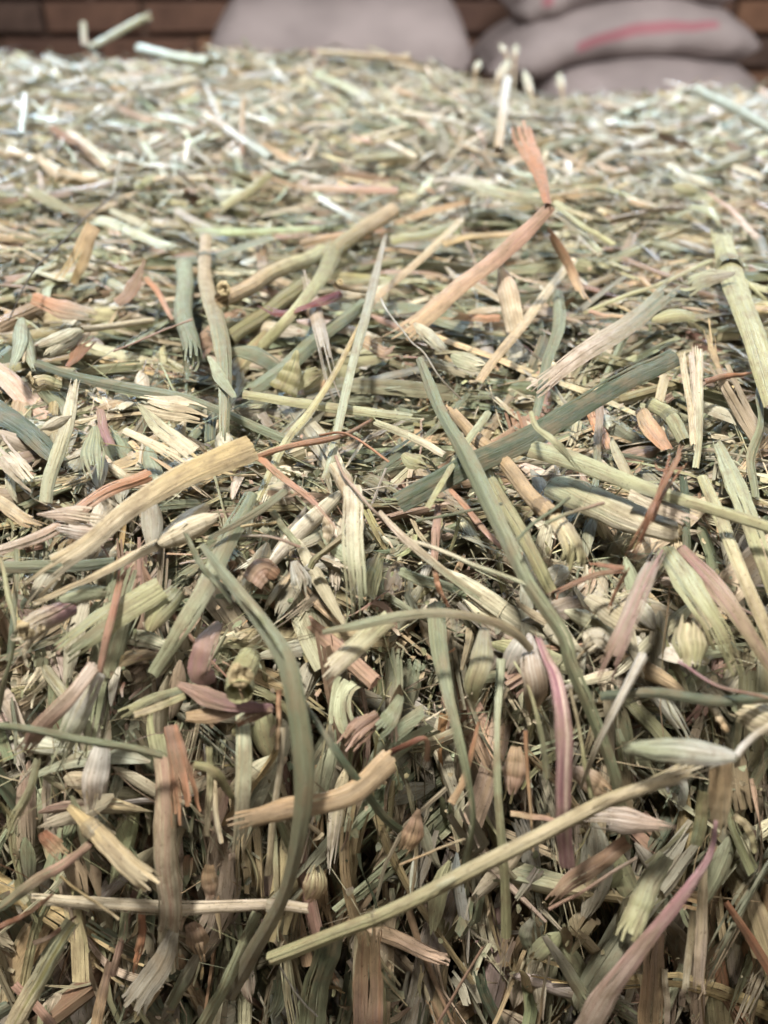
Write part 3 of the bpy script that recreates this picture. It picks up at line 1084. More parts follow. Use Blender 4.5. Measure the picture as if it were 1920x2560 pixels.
H('hay_stem', 'long tan stem slanting through the blurred far left', 1, [(150, 285, 6), (200, 320, 9), (240, 360, 6)], 20, 'tan', 'yg', 'F')
H('hay_stem', 'white straw lying level at the far left', 1, [(300, 195, 5), (360, 186, 8), (420, 170, 6)], 17, 'white', 'cream', 'S')
H('hay_stem', 'thin upright white straw at the far left edge', 1, [(55, 205, 12), (46, 292, 6)], 14, 'white', 'mint', 'S')
H('hay_stem', 'brown thin upright stalk in the blurred left middle', 1, [(524, 225, 20), (520, 340, 3)], 12, 'tan', 'pbrown', 'R')

# ---- upper left quarter
H('hay_splinter', 'tan stem split lengthwise in two, standing at the upper left', 2, [(405, 195, 16), (350, 320, 9), (285, 450, 2)], [70, 90, 105], 'tan', 'gold', 'F', f1=.55, splay=.35, J=4)
H('hay_stem', 'broad striped yellow-green stem sloping down beside the split tan stem', 2, [(430, 170, 4), (600, 240, 7), (790, 305, 5)], 66, 'yg', 'pgreen', 'F', f1=.15)
H('hollow_straw', 'upright pale green straw with a dark ragged lower mouth, left of centre', 2, [(792, 365, 4), (800, 560, 10), (830, 800, 13)], [72, 80, 84], 'green', 'ggreen', 'S', f1=.12, splay=.3)
H('hay_stem', 'long upright pale stem with joints, ending just above the big golden stem', 2, [(882, 240, 3), (888, 400, 7), (935, 620, 11), (968, 850, 13), (975, 1135, 12)], [52, 58, 88, 84, 52], 'tan', 'green', 'F', node=[.19], f1=.03)
H('dry_leaf', 'small green flap peeling off the long upright jointed stem', 2, [(900, 760, 14), (950, 850, 17), (1015, 945, 15)], [14, 60, 20], 'pgreen', 'green', 'L', part='flap')
H('hollow_straw', 'tan straw with a round open hole at its left end', 2, [(948, 502, 12), (1100, 440, 10), (1260, 365, 7), (1400, 300, 4)], 74, 'tan', 'yg', 'S', pith='start')
H('hay_stem', 'dark olive stem lying behind the tan straw with the open hole', 2, [(985, 690, 3), (1180, 545, 5), (1330, 440, 5)], 76, 'olive', 'olive', 'S')
H('hay_stem', 'thick olive and tan stem running up right behind the open straw', 2, [(1390, 350, 3), (1540, 230, 7), (1700, 120, 8)], 70, 'olive', 'tan', 'S')
H('hay_stem', 'bright yellow-green flat stem below the open-ended tan straw', 2, [(1110, 745, 4), (1280, 560, 9), (1400, 400, 11), (1450, 285, 10)], [52, 60, 80, 76], 'yg', 'olive', 'F', f1=.1)
H('dry_leaf', 'dark red twisted shred crossing the olive stem', 2, [(1135, 540, 9), (1215, 580, 11), (1340, 545, 12), (1480, 490, 9)], [30, 48, 60, 30], 'red', 'red', 'L', tw=[0, .9, -.5], f0=.2)
H('grass_blade', 'long grey-green blade slanting up right behind the thin pale stem', 2, [(1060, 925, 6), (1300, 745, 8), (1580, 520, 6)], [84, 88, 60], 'ggreen', 'ggreen', 'V', f0=.05)
H('hay_splinter', 'pinkish frayed shred hanging left of the long thin pale stem', 2, [(1320, 395, 9), (1375, 620, 11), (1430, 850, 9), (1490, 1000, 5)], [50, 68, 60, 50], 'palepink', 'grey', 'F', f0=.3, f1=.35)
H('hay_stem', 'long thin pale stem standing proud over the centre of the bale', 0 or 2, [(2, 1668, 225, 22), (2, 1595, 530, 17), (2, 1520, 800, 14), (4, 1440, 230, 10), (4, 1405, 345, 8)], [14, 44, 46, 44, 38], 'grey', 'pgreen', 'F', f0=.05)
H('hay_stem', 'thin yellow-green stalk bending beside the long thin pale stem', 2, [(2, 1600, 560, 13), (2, 1370, 950, 12), (2, 1240, 1130, 12), (4, 1090, 470, 9)], [18, 28, 40, 34], 'gold', 'yg', 'F')
H('hay_stem', 'small tan stub with a knobbed tip right of the olive stem', 2, [(1455, 452, 14), (1530, 472, 12), (1600, 478, 8)], [34, 24, 28], 'tan', 'straw', 'S', pith='start')
H('grass_blade', 'blue-grey blade curving down from the two oat spikelets at the left', 2, [(150, 785, 9), (340, 850, 8), (600, 905, 7), (850, 955, 6), (1240, 1120, 6)], [40, 66, 62, 50, 60], 'blue', 'ggreen', 'V')
H('grass_blade', 'wide dark green blade entering from the left edge', 2, [(-60, 960, 6), (120, 1080, 7), (265, 1215, 5)], [120, 118, 90], 'dgreen', 'dgreen', 'V')
spikelet('pale oat spikelet on a level stalk near the left edge', 2, (345, 655), (165, 745), 88, 'cream', 'ggreen', 10, pedicel=[(345, 655, 10), (480, 640, 8), (650, 615, 5)], pw=30)
spikelet('small upright green-striped spikelet at the left edge', 2, (95, 610), (105, 835), 82, 'pgreen', 'dgreen', 8)
H('dry_leaf', 'pinkish brown bract lying above the left spikelets', 2, [(135, 505, 8), (280, 560, 12), (430, 590, 7)], [50, 96, 50], 'orange', 'grey', 'L', f1=.2)
H('oat_husk', 'cup-shaped yellowish floret husk with an open mouth at the left', 2, [(125, 885, 11), (190, 870, 12), (262, 890, 9)], [76, 76, 50], 'straw', 'yg', 'S', f0=.25, pith='start')
H('oat_husk', 'small smooth cream grain lying on the white split stem at the left', 2, [(175, 1078, 17), (240, 1048, 18), (308, 1018, 15)], 54, 'cream', 'cream', 'S', shape='both')
H('hay_splinter', 'white split stem standing upright behind the cream grain', 2, [(2, 330, 850, 14), (2, 290, 1060, 12), (4, 215, 330, 9), (4, 195, 445, 6)], [34, 58, 70, 62], 'cream', 'pgreen', 'F', f0=.12)
H('hay_stem', 'yellow-green striped stem lying level across the middle', 2, [(2, 1048, 925, 12), (2, 1300, 965, 11), (2, 1660, 1012, 9), (5, 180, 85, 6)], [44, 54, 56, 44], 'yg', 'pgreen', 'F', f1=.1)
H('dry_leaf', 'folded olive-yellow leaf tip pointing up, below the grey-green blade', 2, [(1220, 915, 5), (1260, 830, 11), (1285, 730, 15)], [130, 84, 8], 'olive', 'yg', 'L')
H('dry_leaf', 'second lobe of olive-yellow leaf beside the upward pointing tip', 2, [(1235, 905, 5), (1310, 860, 8), (1405, 815, 9)], [60, 72, 30], 'yg', 'olive', 'L', f1=.3, part='lobe')
H('plant_fibre', 'orange stiff fibre left of the upright pale straw', 2, [(632, 420, 10), (690, 500, 9), (745, 605, 5)], [30, 28, 18], 'orange', 'pink', 'F')
H('dry_leaf', 'curled pink-brown leaf scrap above the orange stiff fibre', 2, [(500, 535, 6), (560, 485, 11), (628, 345, 13)], [40, 74, 14], 'pbrown', 'brown', 'L', tw=[0, .8])
H('oat_husk', 'large cream husk bundle above the big golden stem', 2, [(600, 950, 9), (740, 985, 13), (910, 1020, 9)], [70, 130, 90], 'cream', 'straw', 'K', cB='straw', shape='none', f0=.2, f1=.3)
H('oat_husk', 'pointed pale green husk slanting above the big golden stem', 2, [(2, 585, 955, 13), (2, 690, 1070, 13), (4, 840, 235, 9)], [10, 76, 84], 'pgreen', 'cream', 'L', f0=.1)
H('hay_splinter', 'pale splinter parallel to and below the pointed pale green husk', 4, [(535, 130, 12), (660, 190, 12), (830, 290, 9)], [34, 52, 60], 'cream', 'straw', 'F', f1=.4)
H('grass_blade', 'short pinkish brown strip upright between the husks at the left', 2, [(2, 425, 980, 8), (2, 445, 1060, 9), (2, 475, 1150, 5)], [42, 46, 50], 'pbrown', 'mauve', 'F', f0=.1)
H('oat_husk', 'green ribbed husk hanging left of the big golden stem', 4, [(410, 120, 8), (400, 230, 11), (415, 350, 8)], [50, 110, 60], 'yg', 'pgreen', 'K', cB='dgreen', shape='none', f1=.4)
H('grass_blade', 'curled blue-grey leaf piece below the tan straw with the hole', 2, [(980, 742, 6), (1090, 750, 9), (1205, 815, 5)], [40, 76, 60], 'ggreen', 'blue', 'L')
H('plant_fibre', 'very thin dark branched wisp at the upper left', 2, [(570, 20, 10), (400, 140, 16), (300, 240, 17), (130, 400, 14), (30, 610, 8)], [5, 8, 10, 10, 6], 'dbrown', 'dark', 'R')
H('plant_fibre', 'thin reddish hair crossing the upright straws at the left', 2, [(490, 745, 6), (660, 670, 12), (830, 605, 14)], 9, 'pink', 'pink', 'R')
H('hay_splinter', 'orange-brown triangular shred under the pale left spikelet', 2, [(290, 810, 6), (350, 730, 9), (410, 660, 7)], [20, 80, 60], 'rust', 'brown', 'F', f1=.5)
H('hay_splinter', 'tan flat shred left of the yellow stem at mid height', 2, [(1570, 690, 4), (1660, 745, 6), (3, 60, 1070, 4)], 62, 'tan', 'pbrown', 'F', f1=.3)

# ---- upper right quarter
H('grass_blade', 'big folded leaf, orange torn tip upright and long pink arm running down left', 3, [(724, 455, 33), (600, 580, 27), (450, 720, 19), (300, 830, 13), (150, 950, 8), (20, 1050, 4)], [56, 80, 84, 84, 96, 120], 'pink', 'tan', 'F', f1=.15, curl=1.4)
H('grass_blade', 'orange split tip standing upright above the fold of the big blade', 3, [(712, 462, 33), (690, 370, 34), (645, 260, 36), (590, 108, 38)], [34, 62, 92, 80], ('orange', 'rust', .5), 'orange', 'F', f1=.30, J=4, splay=.4, curl=1.4, node=[.03], part='torn_tip')
H('hay_splinter', 'ragged orange-brown strand hanging below the orange fold', 3, [(700, 545, 26), (735, 600, 22), (800, 720, 13), (845, 810, 8), (890, 895, 4)], [28, 50, 52, 50, 46], 'rust', 'tan', 'F', f0=.1, f1=.3)
H('hay_splinter', 'pale upper prong right of the orange fold', 3, [(735, 440, 20), (830, 490, 19), (925, 520, 16)], 30, 'pgreen', 'cream', 'F', f1=.2)
H('hay_splinter', 'pale longer middle prong right of the orange fold', 3, [(740, 455, 16), (860, 545, 14), (1002, 630, 9)], 28, 'pgreen', 'yg', 'F')
H('hay_splinter', 'pale lower prong right of the orange fold', 3, [(735, 480, 14), (840, 560, 12), (940, 662, 7)], 30, 'cream', 'pgreen', 'F')
H('grass_blade', 'long blurred blade, pink turning pale green, passing behind the orange fold', 3, [(210, 345, 8), (360, 350, 12), (500, 400, 13), (690, 455, 10)], [24, 50, 64, 50], 'palepink', 'pgreen', 'F', curl=1.2)
H('oat_husk', 'pointed cream husk standing upright below the big pink blade', 3, [(572, 1000, 4), (540, 850, 12), (490, 675, 19)], [84, 92, 70], 'cream', 'palepink', 'K', cB='tan', shape='end')
H('hay_stem', 'straight tan straw slanting up right of the pointed cream husk', 3, [(412, 1225, 8), (600, 965, 9), (815, 690, 6)], [42, 50, 44], 'tan', 'straw', 'F')
H('grass_blade', 'upright mid-green blade right of the tan straw', 3, [(752, 825, 6), (745, 1000, 9), (695, 1180, 11), (640, 1370, 10)], [56, 66, 54, 46], 'green', 'ggreen', 'V')
H('grass_blade', 'shredded pink and grey-green blade above the dark green blade', 3, [(610, 1290, 12), (850, 1105, 13), (1080, 950, 11), (1280, 780, 8)], [64, 100, 90, 64], 'palepink', 'ggreen', 'B', f0=.15, f1=.2, gap=.3, jag=.02)
H('grass_blade', 'broad dark blue-green blade crossing right of centre', 5, [(5, 55, 450, 11), (5, 330, 300, 13), (5, 640, 150, 15), (3, 1000, 1235, 16), (3, 1265, 1105, 14)], [116, 122, 118, 112, 100], 'dgreen', 'dgreen', 'V', jag=.008, fold=-.08)
H('hay_stem', 'wide pale green stem with a joint running down the right edge', 3, [(1450, 580, 14), (1510, 770, 15), (1590, 1000, 15), (1690, 1340, 12)], [84, 122, 116, 118], 'yg', 'yg', 'F', node=[.29], f0=.05)
H('hay_stem', 'thin straight yellow-green stem joining the wide pale stem from the left', 3, [(880, 912, 6), (1150, 808, 9), (1420, 695, 12)], 22, 'yg', 'pgreen', 'F')
H('oat_husk', 'small pointed green-edged husk under the big pink blade', 3, [(132, 965, 9), (205, 1030, 11), (275, 1095, 8)], 66, 'cream', 'grey', 'K')
H('oat_husk', 'blunt green and cream husk right of the small pointed husk', 3, [(290, 1100, 8), (370, 1135, 10), (455, 1155, 7)], 88, 'pgreen', 'cream', 'K', f1=.3)
H('grass_blade', 'very long grey-green blade running down across the centre right', 3, [(3, 145, 1110, 20), (3, 240, 1340, 19), (3, 360, 1540, 19), (5, 500, 540, 18), (5, 620, 790, 17), (5, 770, 1020, 15), (7, 800, 20, 14), (7, 905, 270, 13), (7, 1000, 530, 11), (7, 1072, 850, 8)],
  [36, 62, 60, 88, 88, 74, 74, 70, 66, 20], 'ggreen', 'green', 'V', M=64, f1=.03)
H('hay_splinter', 'left one of three cream splinters standing right of the dark blade', 3, [(1283, 1085, 15), (1312, 1250, 11), (3, 1340, 1500, 8)], 32, 'cream', 'straw', 'F', f0=.1)
H('hay_splinter', 'middle one of three cream splinters standing right of the dark blade', 3, [(1325, 1070, 16), (1342, 1260, 12), (1352, 1520, 7)], 28, 'palepink', 'cream', 'F', f0=.1)
H('hay_splinter', 'right one of three cream splinters standing right of the dark blade', 3, [(1362, 1058, 16), (1364, 1280, 12), (5, 1360, 180, 8), (5, 1345, 300, 6)], 34, 'cream', 'pgreen', 'F', f0=.1)
H('plant_fibre', 'pink ribbon slanting down at the right edge behind the wide pale stem', 3, [(1400, 395, 10), (1500, 480, 13), (1622, 605, 9)], [14, 34, 36], 'pink', 'palepink', 'F')
H('plant_fibre', 'fine pale wire curving down beside the top of the very long blade', 3, [(-10, 855, 14), (30, 940, 17), (110, 1040, 18), (175, 1090, 17), (240, 1190, 13), (330, 1295, 8)], 8, 'white', 'grey', 'R')
H('hay_stem', 'straight straw leaning up right at the upper centre', 3, [(-90, 905, 4), (150, 695, 10), (340, 515, 12)], 38, 'tan', 'straw', 'F')
H('hay_stem', 'golden flat strip lying level left of the orange fold', 3, [(250, 625, 8), (400, 590, 10), (630, 568, 8)], 34, 'gold', 'tan', 'F')
H('hay_stem', 'tan pair of strips lying level behind the pointed cream husk', 3, [(240, 930, 5), (380, 940, 7), (505, 942, 5)], 44, 'tan', 'orange', 'F', f0=.3)
H('hay_stem', 'green stem lying level at the upper centre', 3, [(20, 610, 5), (170, 585, 9), (335, 540, 6)], 50, 'yg', 'green', 'F')
H('grass_blade', 'folded grey-green blade hanging at the right edge', 3, [(3, 1660, 1160, 9), (3, 1620, 1290, 10), (3, 1640, 1420, 8), (5, 1590, 260, 5), (5, 1600, 420, 4)], [50, 62, 66, 56, 40], 'ggreen', 'green', 'V', tw=[0, .7, -.3])
H('plant_fibre', 'thin orange twig between the three splinters and the right edge', 3, [(1375, 1225, 8), (1480, 1200, 10), (1595, 1180, 7)], [26, 28, 10], 'rust', 'orange', 'R')
H('hay_splinter', 'golden frayed sprig above the three cream splinters', 3, [(1395, 950, 12), (1420, 1080, 9), (1460, 1195, 5)], [40, 36, 14], 'gold', 'tan', 'F', f0=.5, splay=1.2)
H('grass_blade', 'broken pink-brown blade lying level right of the ragged orange strand', 3, [(885, 915, 6), (960, 930, 8), (1045, 940, 6)], 22, 'pink', 'tan', 'F')
H('oat_husk', 'smooth green husk lying right of the shredded blade', 3, [(1150, 955, 6), (1260, 930, 9), (1390, 950, 6)], 70, 'yg', 'green', 'K', cB='olive')
H('dry_leaf', 'pale green leaf lying over the wide pale stem at the right', 3, [(1300, 815, 10), (1400, 770, 15), (1520, 750, 17)], [80, 86, 14], 'pgreen', 'grey', 'L', f0=.2)
H('oat_husk', 'curved green husk on a thin stalk at the top of the wide pale stem', 3, [(1300, 455, 11), (1400, 480, 13), (1468, 560, 9)], [40, 50, 16], 'pgreen', 'yg', 'K')

# ---- middle left
H('hay_stem', 'big golden flat stem with a forked left end', 4, [(1095, 205, 17), (800, 325, 19), (560, 470, 19), (380, 625, 19), (200, 740, 18), (75, 850, 16)], [128, 128, 108, 84, 96, 150], 'gold', 'cream', 'F', M=44, f1=.2, J=6, splay=.35, squash=.5, curl=1.3, gap=.35, crack=.12)
H('hay_stem', 'thin straw running beneath the big golden stem', 4, [(140, 885, 13), (400, 765, 12), (600, 665, 12), (780, 580, 10)], [26, 34, 50, 60], 'straw', 'cream', 'F')
H('oat_husk', 'white-pink split husk left of the big golden stem', 4, [(155, 492, 9), (330, 500, 12), (480, 515, 9)], [10, 90, 90], 'palepink', 'cream', 'K', cB='pbrown', shape='none', f1=.45)
H('oat_husk', 'pink-white frayed husk touching the underside of the golden stem', 4, [(230, 545, 8), (350, 570, 11), (500, 590, 8)], [50, 84, 80], 'white', 'palepink', 'K', cB='pbrown', shape='none', f0=.3, f1=.4)
spikelet('cream oat spikelet lying right of the middle of the golden stem', 4, (685, 625), (930, 470), 120, 'cream', 'straw', 12, open_=.3)
H('grass_blade', 'level blue-grey blade passing behind the golden stem at the left', 4, [(-20, 715, 7), (200, 722, 8), (495, 700, 6)], [64, 66, 50], 'ggreen', 'blue', 'V')
H('hay_stem', 'orange-tan stem running up right behind the golden stem', 4, [(4, -20, 655, 6), (240, 558, 8), (450, 400, 9), (650, 320, 7)], [50, 62, 64, 60], 'palepink', 'orange', 'F')
H('hay_stem', 'thick purple-brown stub with a broken cream end at the left', 4, [(85, 1030, 16), (180, 950, 14), (310, 890, 9)], [96, 100, 84], 'cream', 'mauve', 'S', f0=.25, pith='start')
H('plant_fibre', 'cream rootlet curling down from the broken stub', 4, [(180, 980, 15), (110, 1080, 14), (115, 1145, 12)], [34, 24, 14], 'straw', 'cream', 'S', part='rootlet')
H('grass_blade', 'ribbed green leaf with a torn left end below the broken stub', 4, [(225, 1125, 10), (430, 975, 13), (700, 805, 10)], [90, 140, 110], 'green', 'yg', 'B', f0=.25, J=6, curl=1.3, jag=.01)
H('grass_blade', 'smooth green blade slanting up to the thin yellow-green stalk', 4, [(660, 1190, 10), (780, 990, 13), (900, 790, 14), (1000, 570, 14), (1085, 400, 11)], [54, 84, 90, 92, 60], 'pgreen', 'ggreen', 'B', curl=1.2)
H('grass_blade', 'narrow dark grey-green strip above the smooth green blade', 4, [(1240, 388, 15), (1100, 490, 16), (890, 605, 15)], [38, 40, 18], 'ggreen', 'dgreen', 'F')
H('grass_blade', 'great arching green blade curving down the left centre', 4, [(4, 865, 615, 20), (4, 1000, 790, 22), (4, 1130, 960, 23), (4, 1230, 1120, 23), (6, 1275, 180, 23), (6, 1310, 480, 23), (6, 1290, 740, 21), (6, 1220, 1030, 18), (6, 1090, 1270, 13), (6, 985, 1470, 6)],
  [30, 76, 100, 110, 94, 66, 70, 84, 84, 60], 'ggreen', ('green', 'mauve', .35), 'V', M=64)
H('grass_blade', '', 4, [(1010, 800, 24), (1120, 935, 25), (1215, 1090, 25)], [8, 22, 6], 'pgreen', 'ggreen', 'F', part='peeling_strip')
H('grass_blade', 'narrow folded strip beside the upper end of the great arching blade', 4, [(795, 570, 16), (880, 725, 16), (1010, 880, 15)], [20, 30, 24], 'ggreen', 'green', 'F')
H('hay_splinter', 'pale comb-like ribbon hanging in the centre with split tines', 4, [(1518, 370, 15), (1528, 600, 17), (1532, 780, 17), (1545, 955, 13)], [86, 100, 96, 84], 'cream', 'pgreen', 'B', f1=.42, J=6, gap=.6, splay=.2, curl=.8)
H('hay_stem', 'cream joint of stem at the top of the comb-like ribbon', 4, [(1445, 285, 9), (1480, 340, 13), (1515, 420, 14)], [60, 76, 62], 'cream', 'tan', 'S')
H('plant_fibre', 'orange fibre bundle slanting down to the comb-like ribbon', 4, [(1115, 250, 9), (1300, 395, 13), (1480, 575, 10)], [34, 30, 34], 'orange', 'pink', 'F', f1=.5)
H('plant_fibre', 'thin pink hair bending right of the comb-like ribbon', 4, [(1450, 250, 13), (1490, 330, 16), (1570, 430, 16), (1665, 530, 13)], 15, 'pink', 'palepink', 'R')
H('plant_fibre', 'orange twig lying level above the cream joint', 4, [(1120, 245, 10), (1250, 205, 13), (1450, 170, 12), (1600, 95, 8)], [24, 30, 20, 14], 'orange', 'rust', 'R')
H('plant_fibre', 'second orange hair crossing over the cream joint', 4, [(1380, 155, 11), (1500, 150, 14), (1680, 270, 10)], 12, 'rust', 'orange', 'R')
H('dry_leaf', 'brown curled leaf right of the top of the great arch', 4, [(1085, 790, 5), (1140, 730, 8), (1200, 760, 5)], [100, 110, 50], 'pbrown', 'brown', 'L')
H('oat_husk', 'pale husk with dark green ribs right of the great arch', 4, [(1270, 695, 9), (1295, 770, 12), (1325, 875, 9)], [50, 92, 30], 'white', 'grey', 'K', cB='dgreen', shape='none', f1=.5)
H('hay_stem', 'thick cream stem with a torn left end below the centre', 4, [(4, 1385, 1215, 15), (4, 1520, 1080, 17), (4, 1690, 940, 13)], [84, 104, 92], 'cream', 'yg', 'F', f0=.2)
H('grass_blade', 'brown-green strip arching level over the thick cream stem', 4, [(4, 1390, 1002, 19), (4, 1540, 970, 20), (5, 50, 940, 21), (5, 250, 920, 21), (5, 440, 945, 21), (5, 560, 1000, 18), (5, 640, 1085, 12)], [24, 50, 56, 50, 44, 50, 40], 'green', ('pbrown', 'green', .5), 'V', M=44)
H('oat_husk', 'round ribbed green shell right of the comb-like ribbon', 4, [(1590, 860, 7), (1600, 760, 10), (1640, 660, 6)], [90, 110, 60], 'yg', 'olive', 'K', cB='dgreen', shape='none')
H('grass_blade', 'narrow rust-brown strip hanging left of the smooth green blade', 4, [(4, 535, 715, 11), (4, 490, 900, 12), (4, 450, 1080, 12), (6, 420, 90, 8)], [42, 34, 40, 26], 'rust', 'pink', 'F', f0=.1)
H('oat_husk', 'long green husk lying right of the broken stub', 4, [(255, 865, 12), (370, 835, 15), (490, 825, 11)], 72, 'pgreen', 'green', 'K', cB='green')
H('oat_husk', 'dull green husk between torn green leaf and smooth green blade', 4, [(640, 1000, 7), (700, 900, 11), (800, 790, 8)], 110, 'yg', 'ggreen', 'K', cB='olive')
H('grass_blade', 'twisted yellow-green blade hanging at the left edge', 4, [(4, -5, 680, 10), (4, 40, 850, 12), (4, 75, 1010, 12), (4, 15, 1230, 10), (6, -10, 260, 7)], [16, 30, 24, 34, 14], 'yg', 'green', 'V', tw=[0, 1.2, .3])
H('grass_blade', 'dark green narrow blade upright behind the twisted one at the left edge', 4, [(70, 640, 6), (65, 850, 9), (40, 1130, 7)], [22, 26, 34], 'green', 'dgreen', 'V')
H('hay_stem', 'short yellow stalk with a grain tip in the dark hollow at the centre', 4, [(1338, 725, 6), (1370, 680, 9), (1485, 590, 12)], [30, 26, 34], 'yg', 'straw', 'S', node=[.25])
H('plant_fibre', 'thin yellow stalk lying level above the great arch', 4, [(885, 600, 12), (1040, 550, 14), (1190, 530, 11)], 14, 'straw', 'gold', 'R')
H('grass_blade', 'short grey-green blade standing right of the thin yellow stalk', 4, [(1175, 480, 12), (1230, 560, 13), (1290, 630, 9)], 34, 'ggreen', 'pgreen', 'F')
H('plant_fibre', 'thin grey twig lying level right of the great arch top', 4, [(1020, 590, 11), (1150, 590, 14), (1300, 636, 11)], 14, 'grey', 'pbrown', 'R')
H('grass_blade', 'broad pink-brown shiny bract left of the yellow-green cut stub', 4, [(4, 950, 960, 7), (4, 885, 1060, 11), (4, 860, 1190, 11), (6, 930, 60, 8)], [40, 90, 100, 60], 'pbrown', 'mauve', 'L')
H('oat_husk', 'upright yellowish grain husk in the hollow right of the arch', 4, [(1408, 500, 6), (1418, 560, 8), (1412, 630, 5)], 52, 'straw', 'cream', 'K', cB='tan')
H('hay_splinter', 'cream splintered bunch at the left edge below the wide dark blade', 4, [(-30, 170, 7), (60, 280, 10), (170, 390, 8)], [90, 110, 60], 'palepink', 'cream', 'F', f0=.4, f1=.4)
H('hay_splinter', 'yellow-tan strips fanning in from the left edge', 4, [(-30, 420, 6), (80, 500, 9), (220, 560, 6)], [60, 70, 50], 'straw', 'tan', 'F', f1=.4)

# ---- middle right
H('hay_stem', 'cream-orange straw bent at a knee joint, with a frayed yellow end', 5, [(275, 25, 10), (400, 165, 10), (520, 270, 12), (620, 400, 14), (728, 500, 15)], [40, 56, 64, 70, 80], 'tan', 'tan', 'S', node=[.93], f0=.08)
H('hay_stem', 'bent yellow lower piece below the knee joint, its end frayed', 5, [(735, 500, 15), (790, 580, 16), (820, 660, 16), (815, 755, 13)], [76, 100, 112, 108], 'straw', 'yg', 'F', f1=.3, J=6, rib=.0003, part='frayed_end')
H('hollow_straw', 'shiny green-striped tube running parallel under the very long blade', 5, [(430, 290, 9), (520, 450, 10), (620, 620, 11), (728, 830, 9)], [64, 62, 60, 56], 'pgreen', 'yg', 'S', cB='olive', sB=1.0)
H('hay_stem', 'long yellow-green stem running right to the picture edge', 5, [(560, 195, 12), (800, 255, 14), (1000, 330, 16), (1250, 420, 18), (1690, 560, 17)], [92, 96, 74, 58, 54], 'pgreen', 'yg', 'F', M=40)
H('hay_stem', 'broad split cream stem ending in a round pithy cut', 5, [(740, 370, 5), (900, 440, 8), (1080, 510, 11), (1285, 575, 12)], [150, 160, 150, 110], 'pgreen', 'cream', 'F', pith='end', curl=2.6, squash=.75)
H('hay_splinter', 'torn cream flap above the round pithy cut', 5, [(1060, 400, 15), (1200, 460, 17), (1355, 530, 15)], [60, 74, 60], 'cream', 'palepink', 'L', f1=.3)
for k, (pts, w, lb) in enumerate([([(1300, 200, 24), (1190, 410, 23), (1110, 600, 20), (1040, 760, 14)], 17, 'tangled red-brown fibre bundle lying over the broad pithy stem'),
                                  ([(1270, 240, 22), (1180, 420, 25), (1130, 560, 21), (1070, 700, 15)], 14, 'red-brown strand in the middle of the fibre bundle over the pithy stem'),
                                  ([(1305, 270, 23), (1210, 400, 22), (1160, 520, 20), (1090, 560, 17)], 12, 'red-brown strand at the right side of the fibre bundle'),
                                  ([(1240, 230, 20), (1170, 440, 23), (1080, 600, 19), (1020, 740, 13)], 14, 'red-brown strand at the left side of the fibre bundle'),
                                  ([(1290, 180, 21), (1230, 330, 25), (1140, 500, 22), (1100, 690, 16)], 11, 'thin dark strand winding through the red-brown bundle'),
                                  ([(1040, 735, 15), (900, 760, 17), (700, 850, 14)], 20, 'rusty twig branching down left from the red-brown bundle'),
                                  ([(1060, 730, 15), (960, 715, 17), (880, 705, 12)], 20, 'short rusty twig branching left from the red-brown bundle'),
                                  ([(1060, 720, 15), (1000, 830, 14), (965, 925, 9)], 14, 'rusty twig hanging down from the red-brown bundle'),
                                  ([(1310, 290, 24), (1190, 300, 25), (1170, 250, 22)], 9, 'curled hair at the top of the red-brown bundle')]):
    H('plant_fibre', lb, 5, pts, w * 1.25, ('rust', 'brown', (k % 3) * .35), 'rust', 'F', f0=.15, f1=.3, J=3, part=None if k == 0 else 'twig' if 4 < k < 8 else 'strand')
H('hay_stem', 'pink and grey striped stem with a forked top at the right', 5, [(5, 1205, 630, 15), (5, 1100, 840, 17), (5, 1010, 1060, 17), (7, 940, 110, 14)], [56, 84, 92, 74], 'grey', ('pink', 'grey', .4), 'B', f0=.18, f1=.22, J=6, sB=.8, cB='mauve', curl=.9)
H('hay_splinter', 'thin twisted yellow-green strip on top of the dark green blade', 5, [(635, 50, 21), (660, 120, 22), (750, 190, 20), (850, 310, 15)], [24, 30, 42, 12], 'yg', 'pgreen', 'F', f1=.3)
H('grass_blade', 'narrow yellow-green strip crossing under the very long blade', 5, [(188, 468, 15), (310, 250, 17), (450, 50, 13)], [30, 36, 40], 'yg', 'pgreen', 'V')
H('oat_husk', 'large fluted yellow-green shell near the right edge', 5, [(1320, 940, 9), (1322, 1060, 15), (1325, 1185, 11)], [120, 156, 70], 'straw', 'yg', 'K', cB='olive', shape='none', f0=.25, curl=2.6)
H('grass_blade', 'broad frayed green sheath left of the pink-streaked blade', 5, [(1215, 640, 10), (1340, 840, 14), (1440, 990, 14), (1515, 1190, 9)], [90, 130, 110, 70], 'pgreen', 'yg', 'B', f1=.4, J=7, curl=1.2)
H('grass_blade', 'pink-streaked blade slanting down to the right edge', 5, [(1280, 635, 10), (1450, 830, 15), (1560, 980, 15), (1690, 1180, 12)], [50, 96, 70, 60], 'pbrown', ('pink', 'yg', .6), 'B', curl=1.0, cB='mauve', sB=1)
H('hay_stem', 'left of two long yellow stems running down the right edge', 5, [(1375, 330, 9), (1480, 580, 13), (1570, 800, 14), (1690, 1090, 12)], [50, 64, 62, 60], 'yg', 'straw', 'F')
H('hay_stem', 'right one of two long yellow-green stems, nearest the right edge', 5, [(1440, 180, 6), (1560, 470, 10), (1640, 700, 11), (1720, 940, 9)], [44, 100, 84, 60], 'pgreen', 'yg', 'F')
H('dry_leaf', 'crumpled little cream flower scrap on a thin stalk', 5, [(860, 1075, 14), (920, 1040, 17), (975, 1080, 14)], [90, 120, 60], 'cream', 'grey', 'L', f0=.4, f1=.4, lift=.9, rib=.0006, curl=2.4)
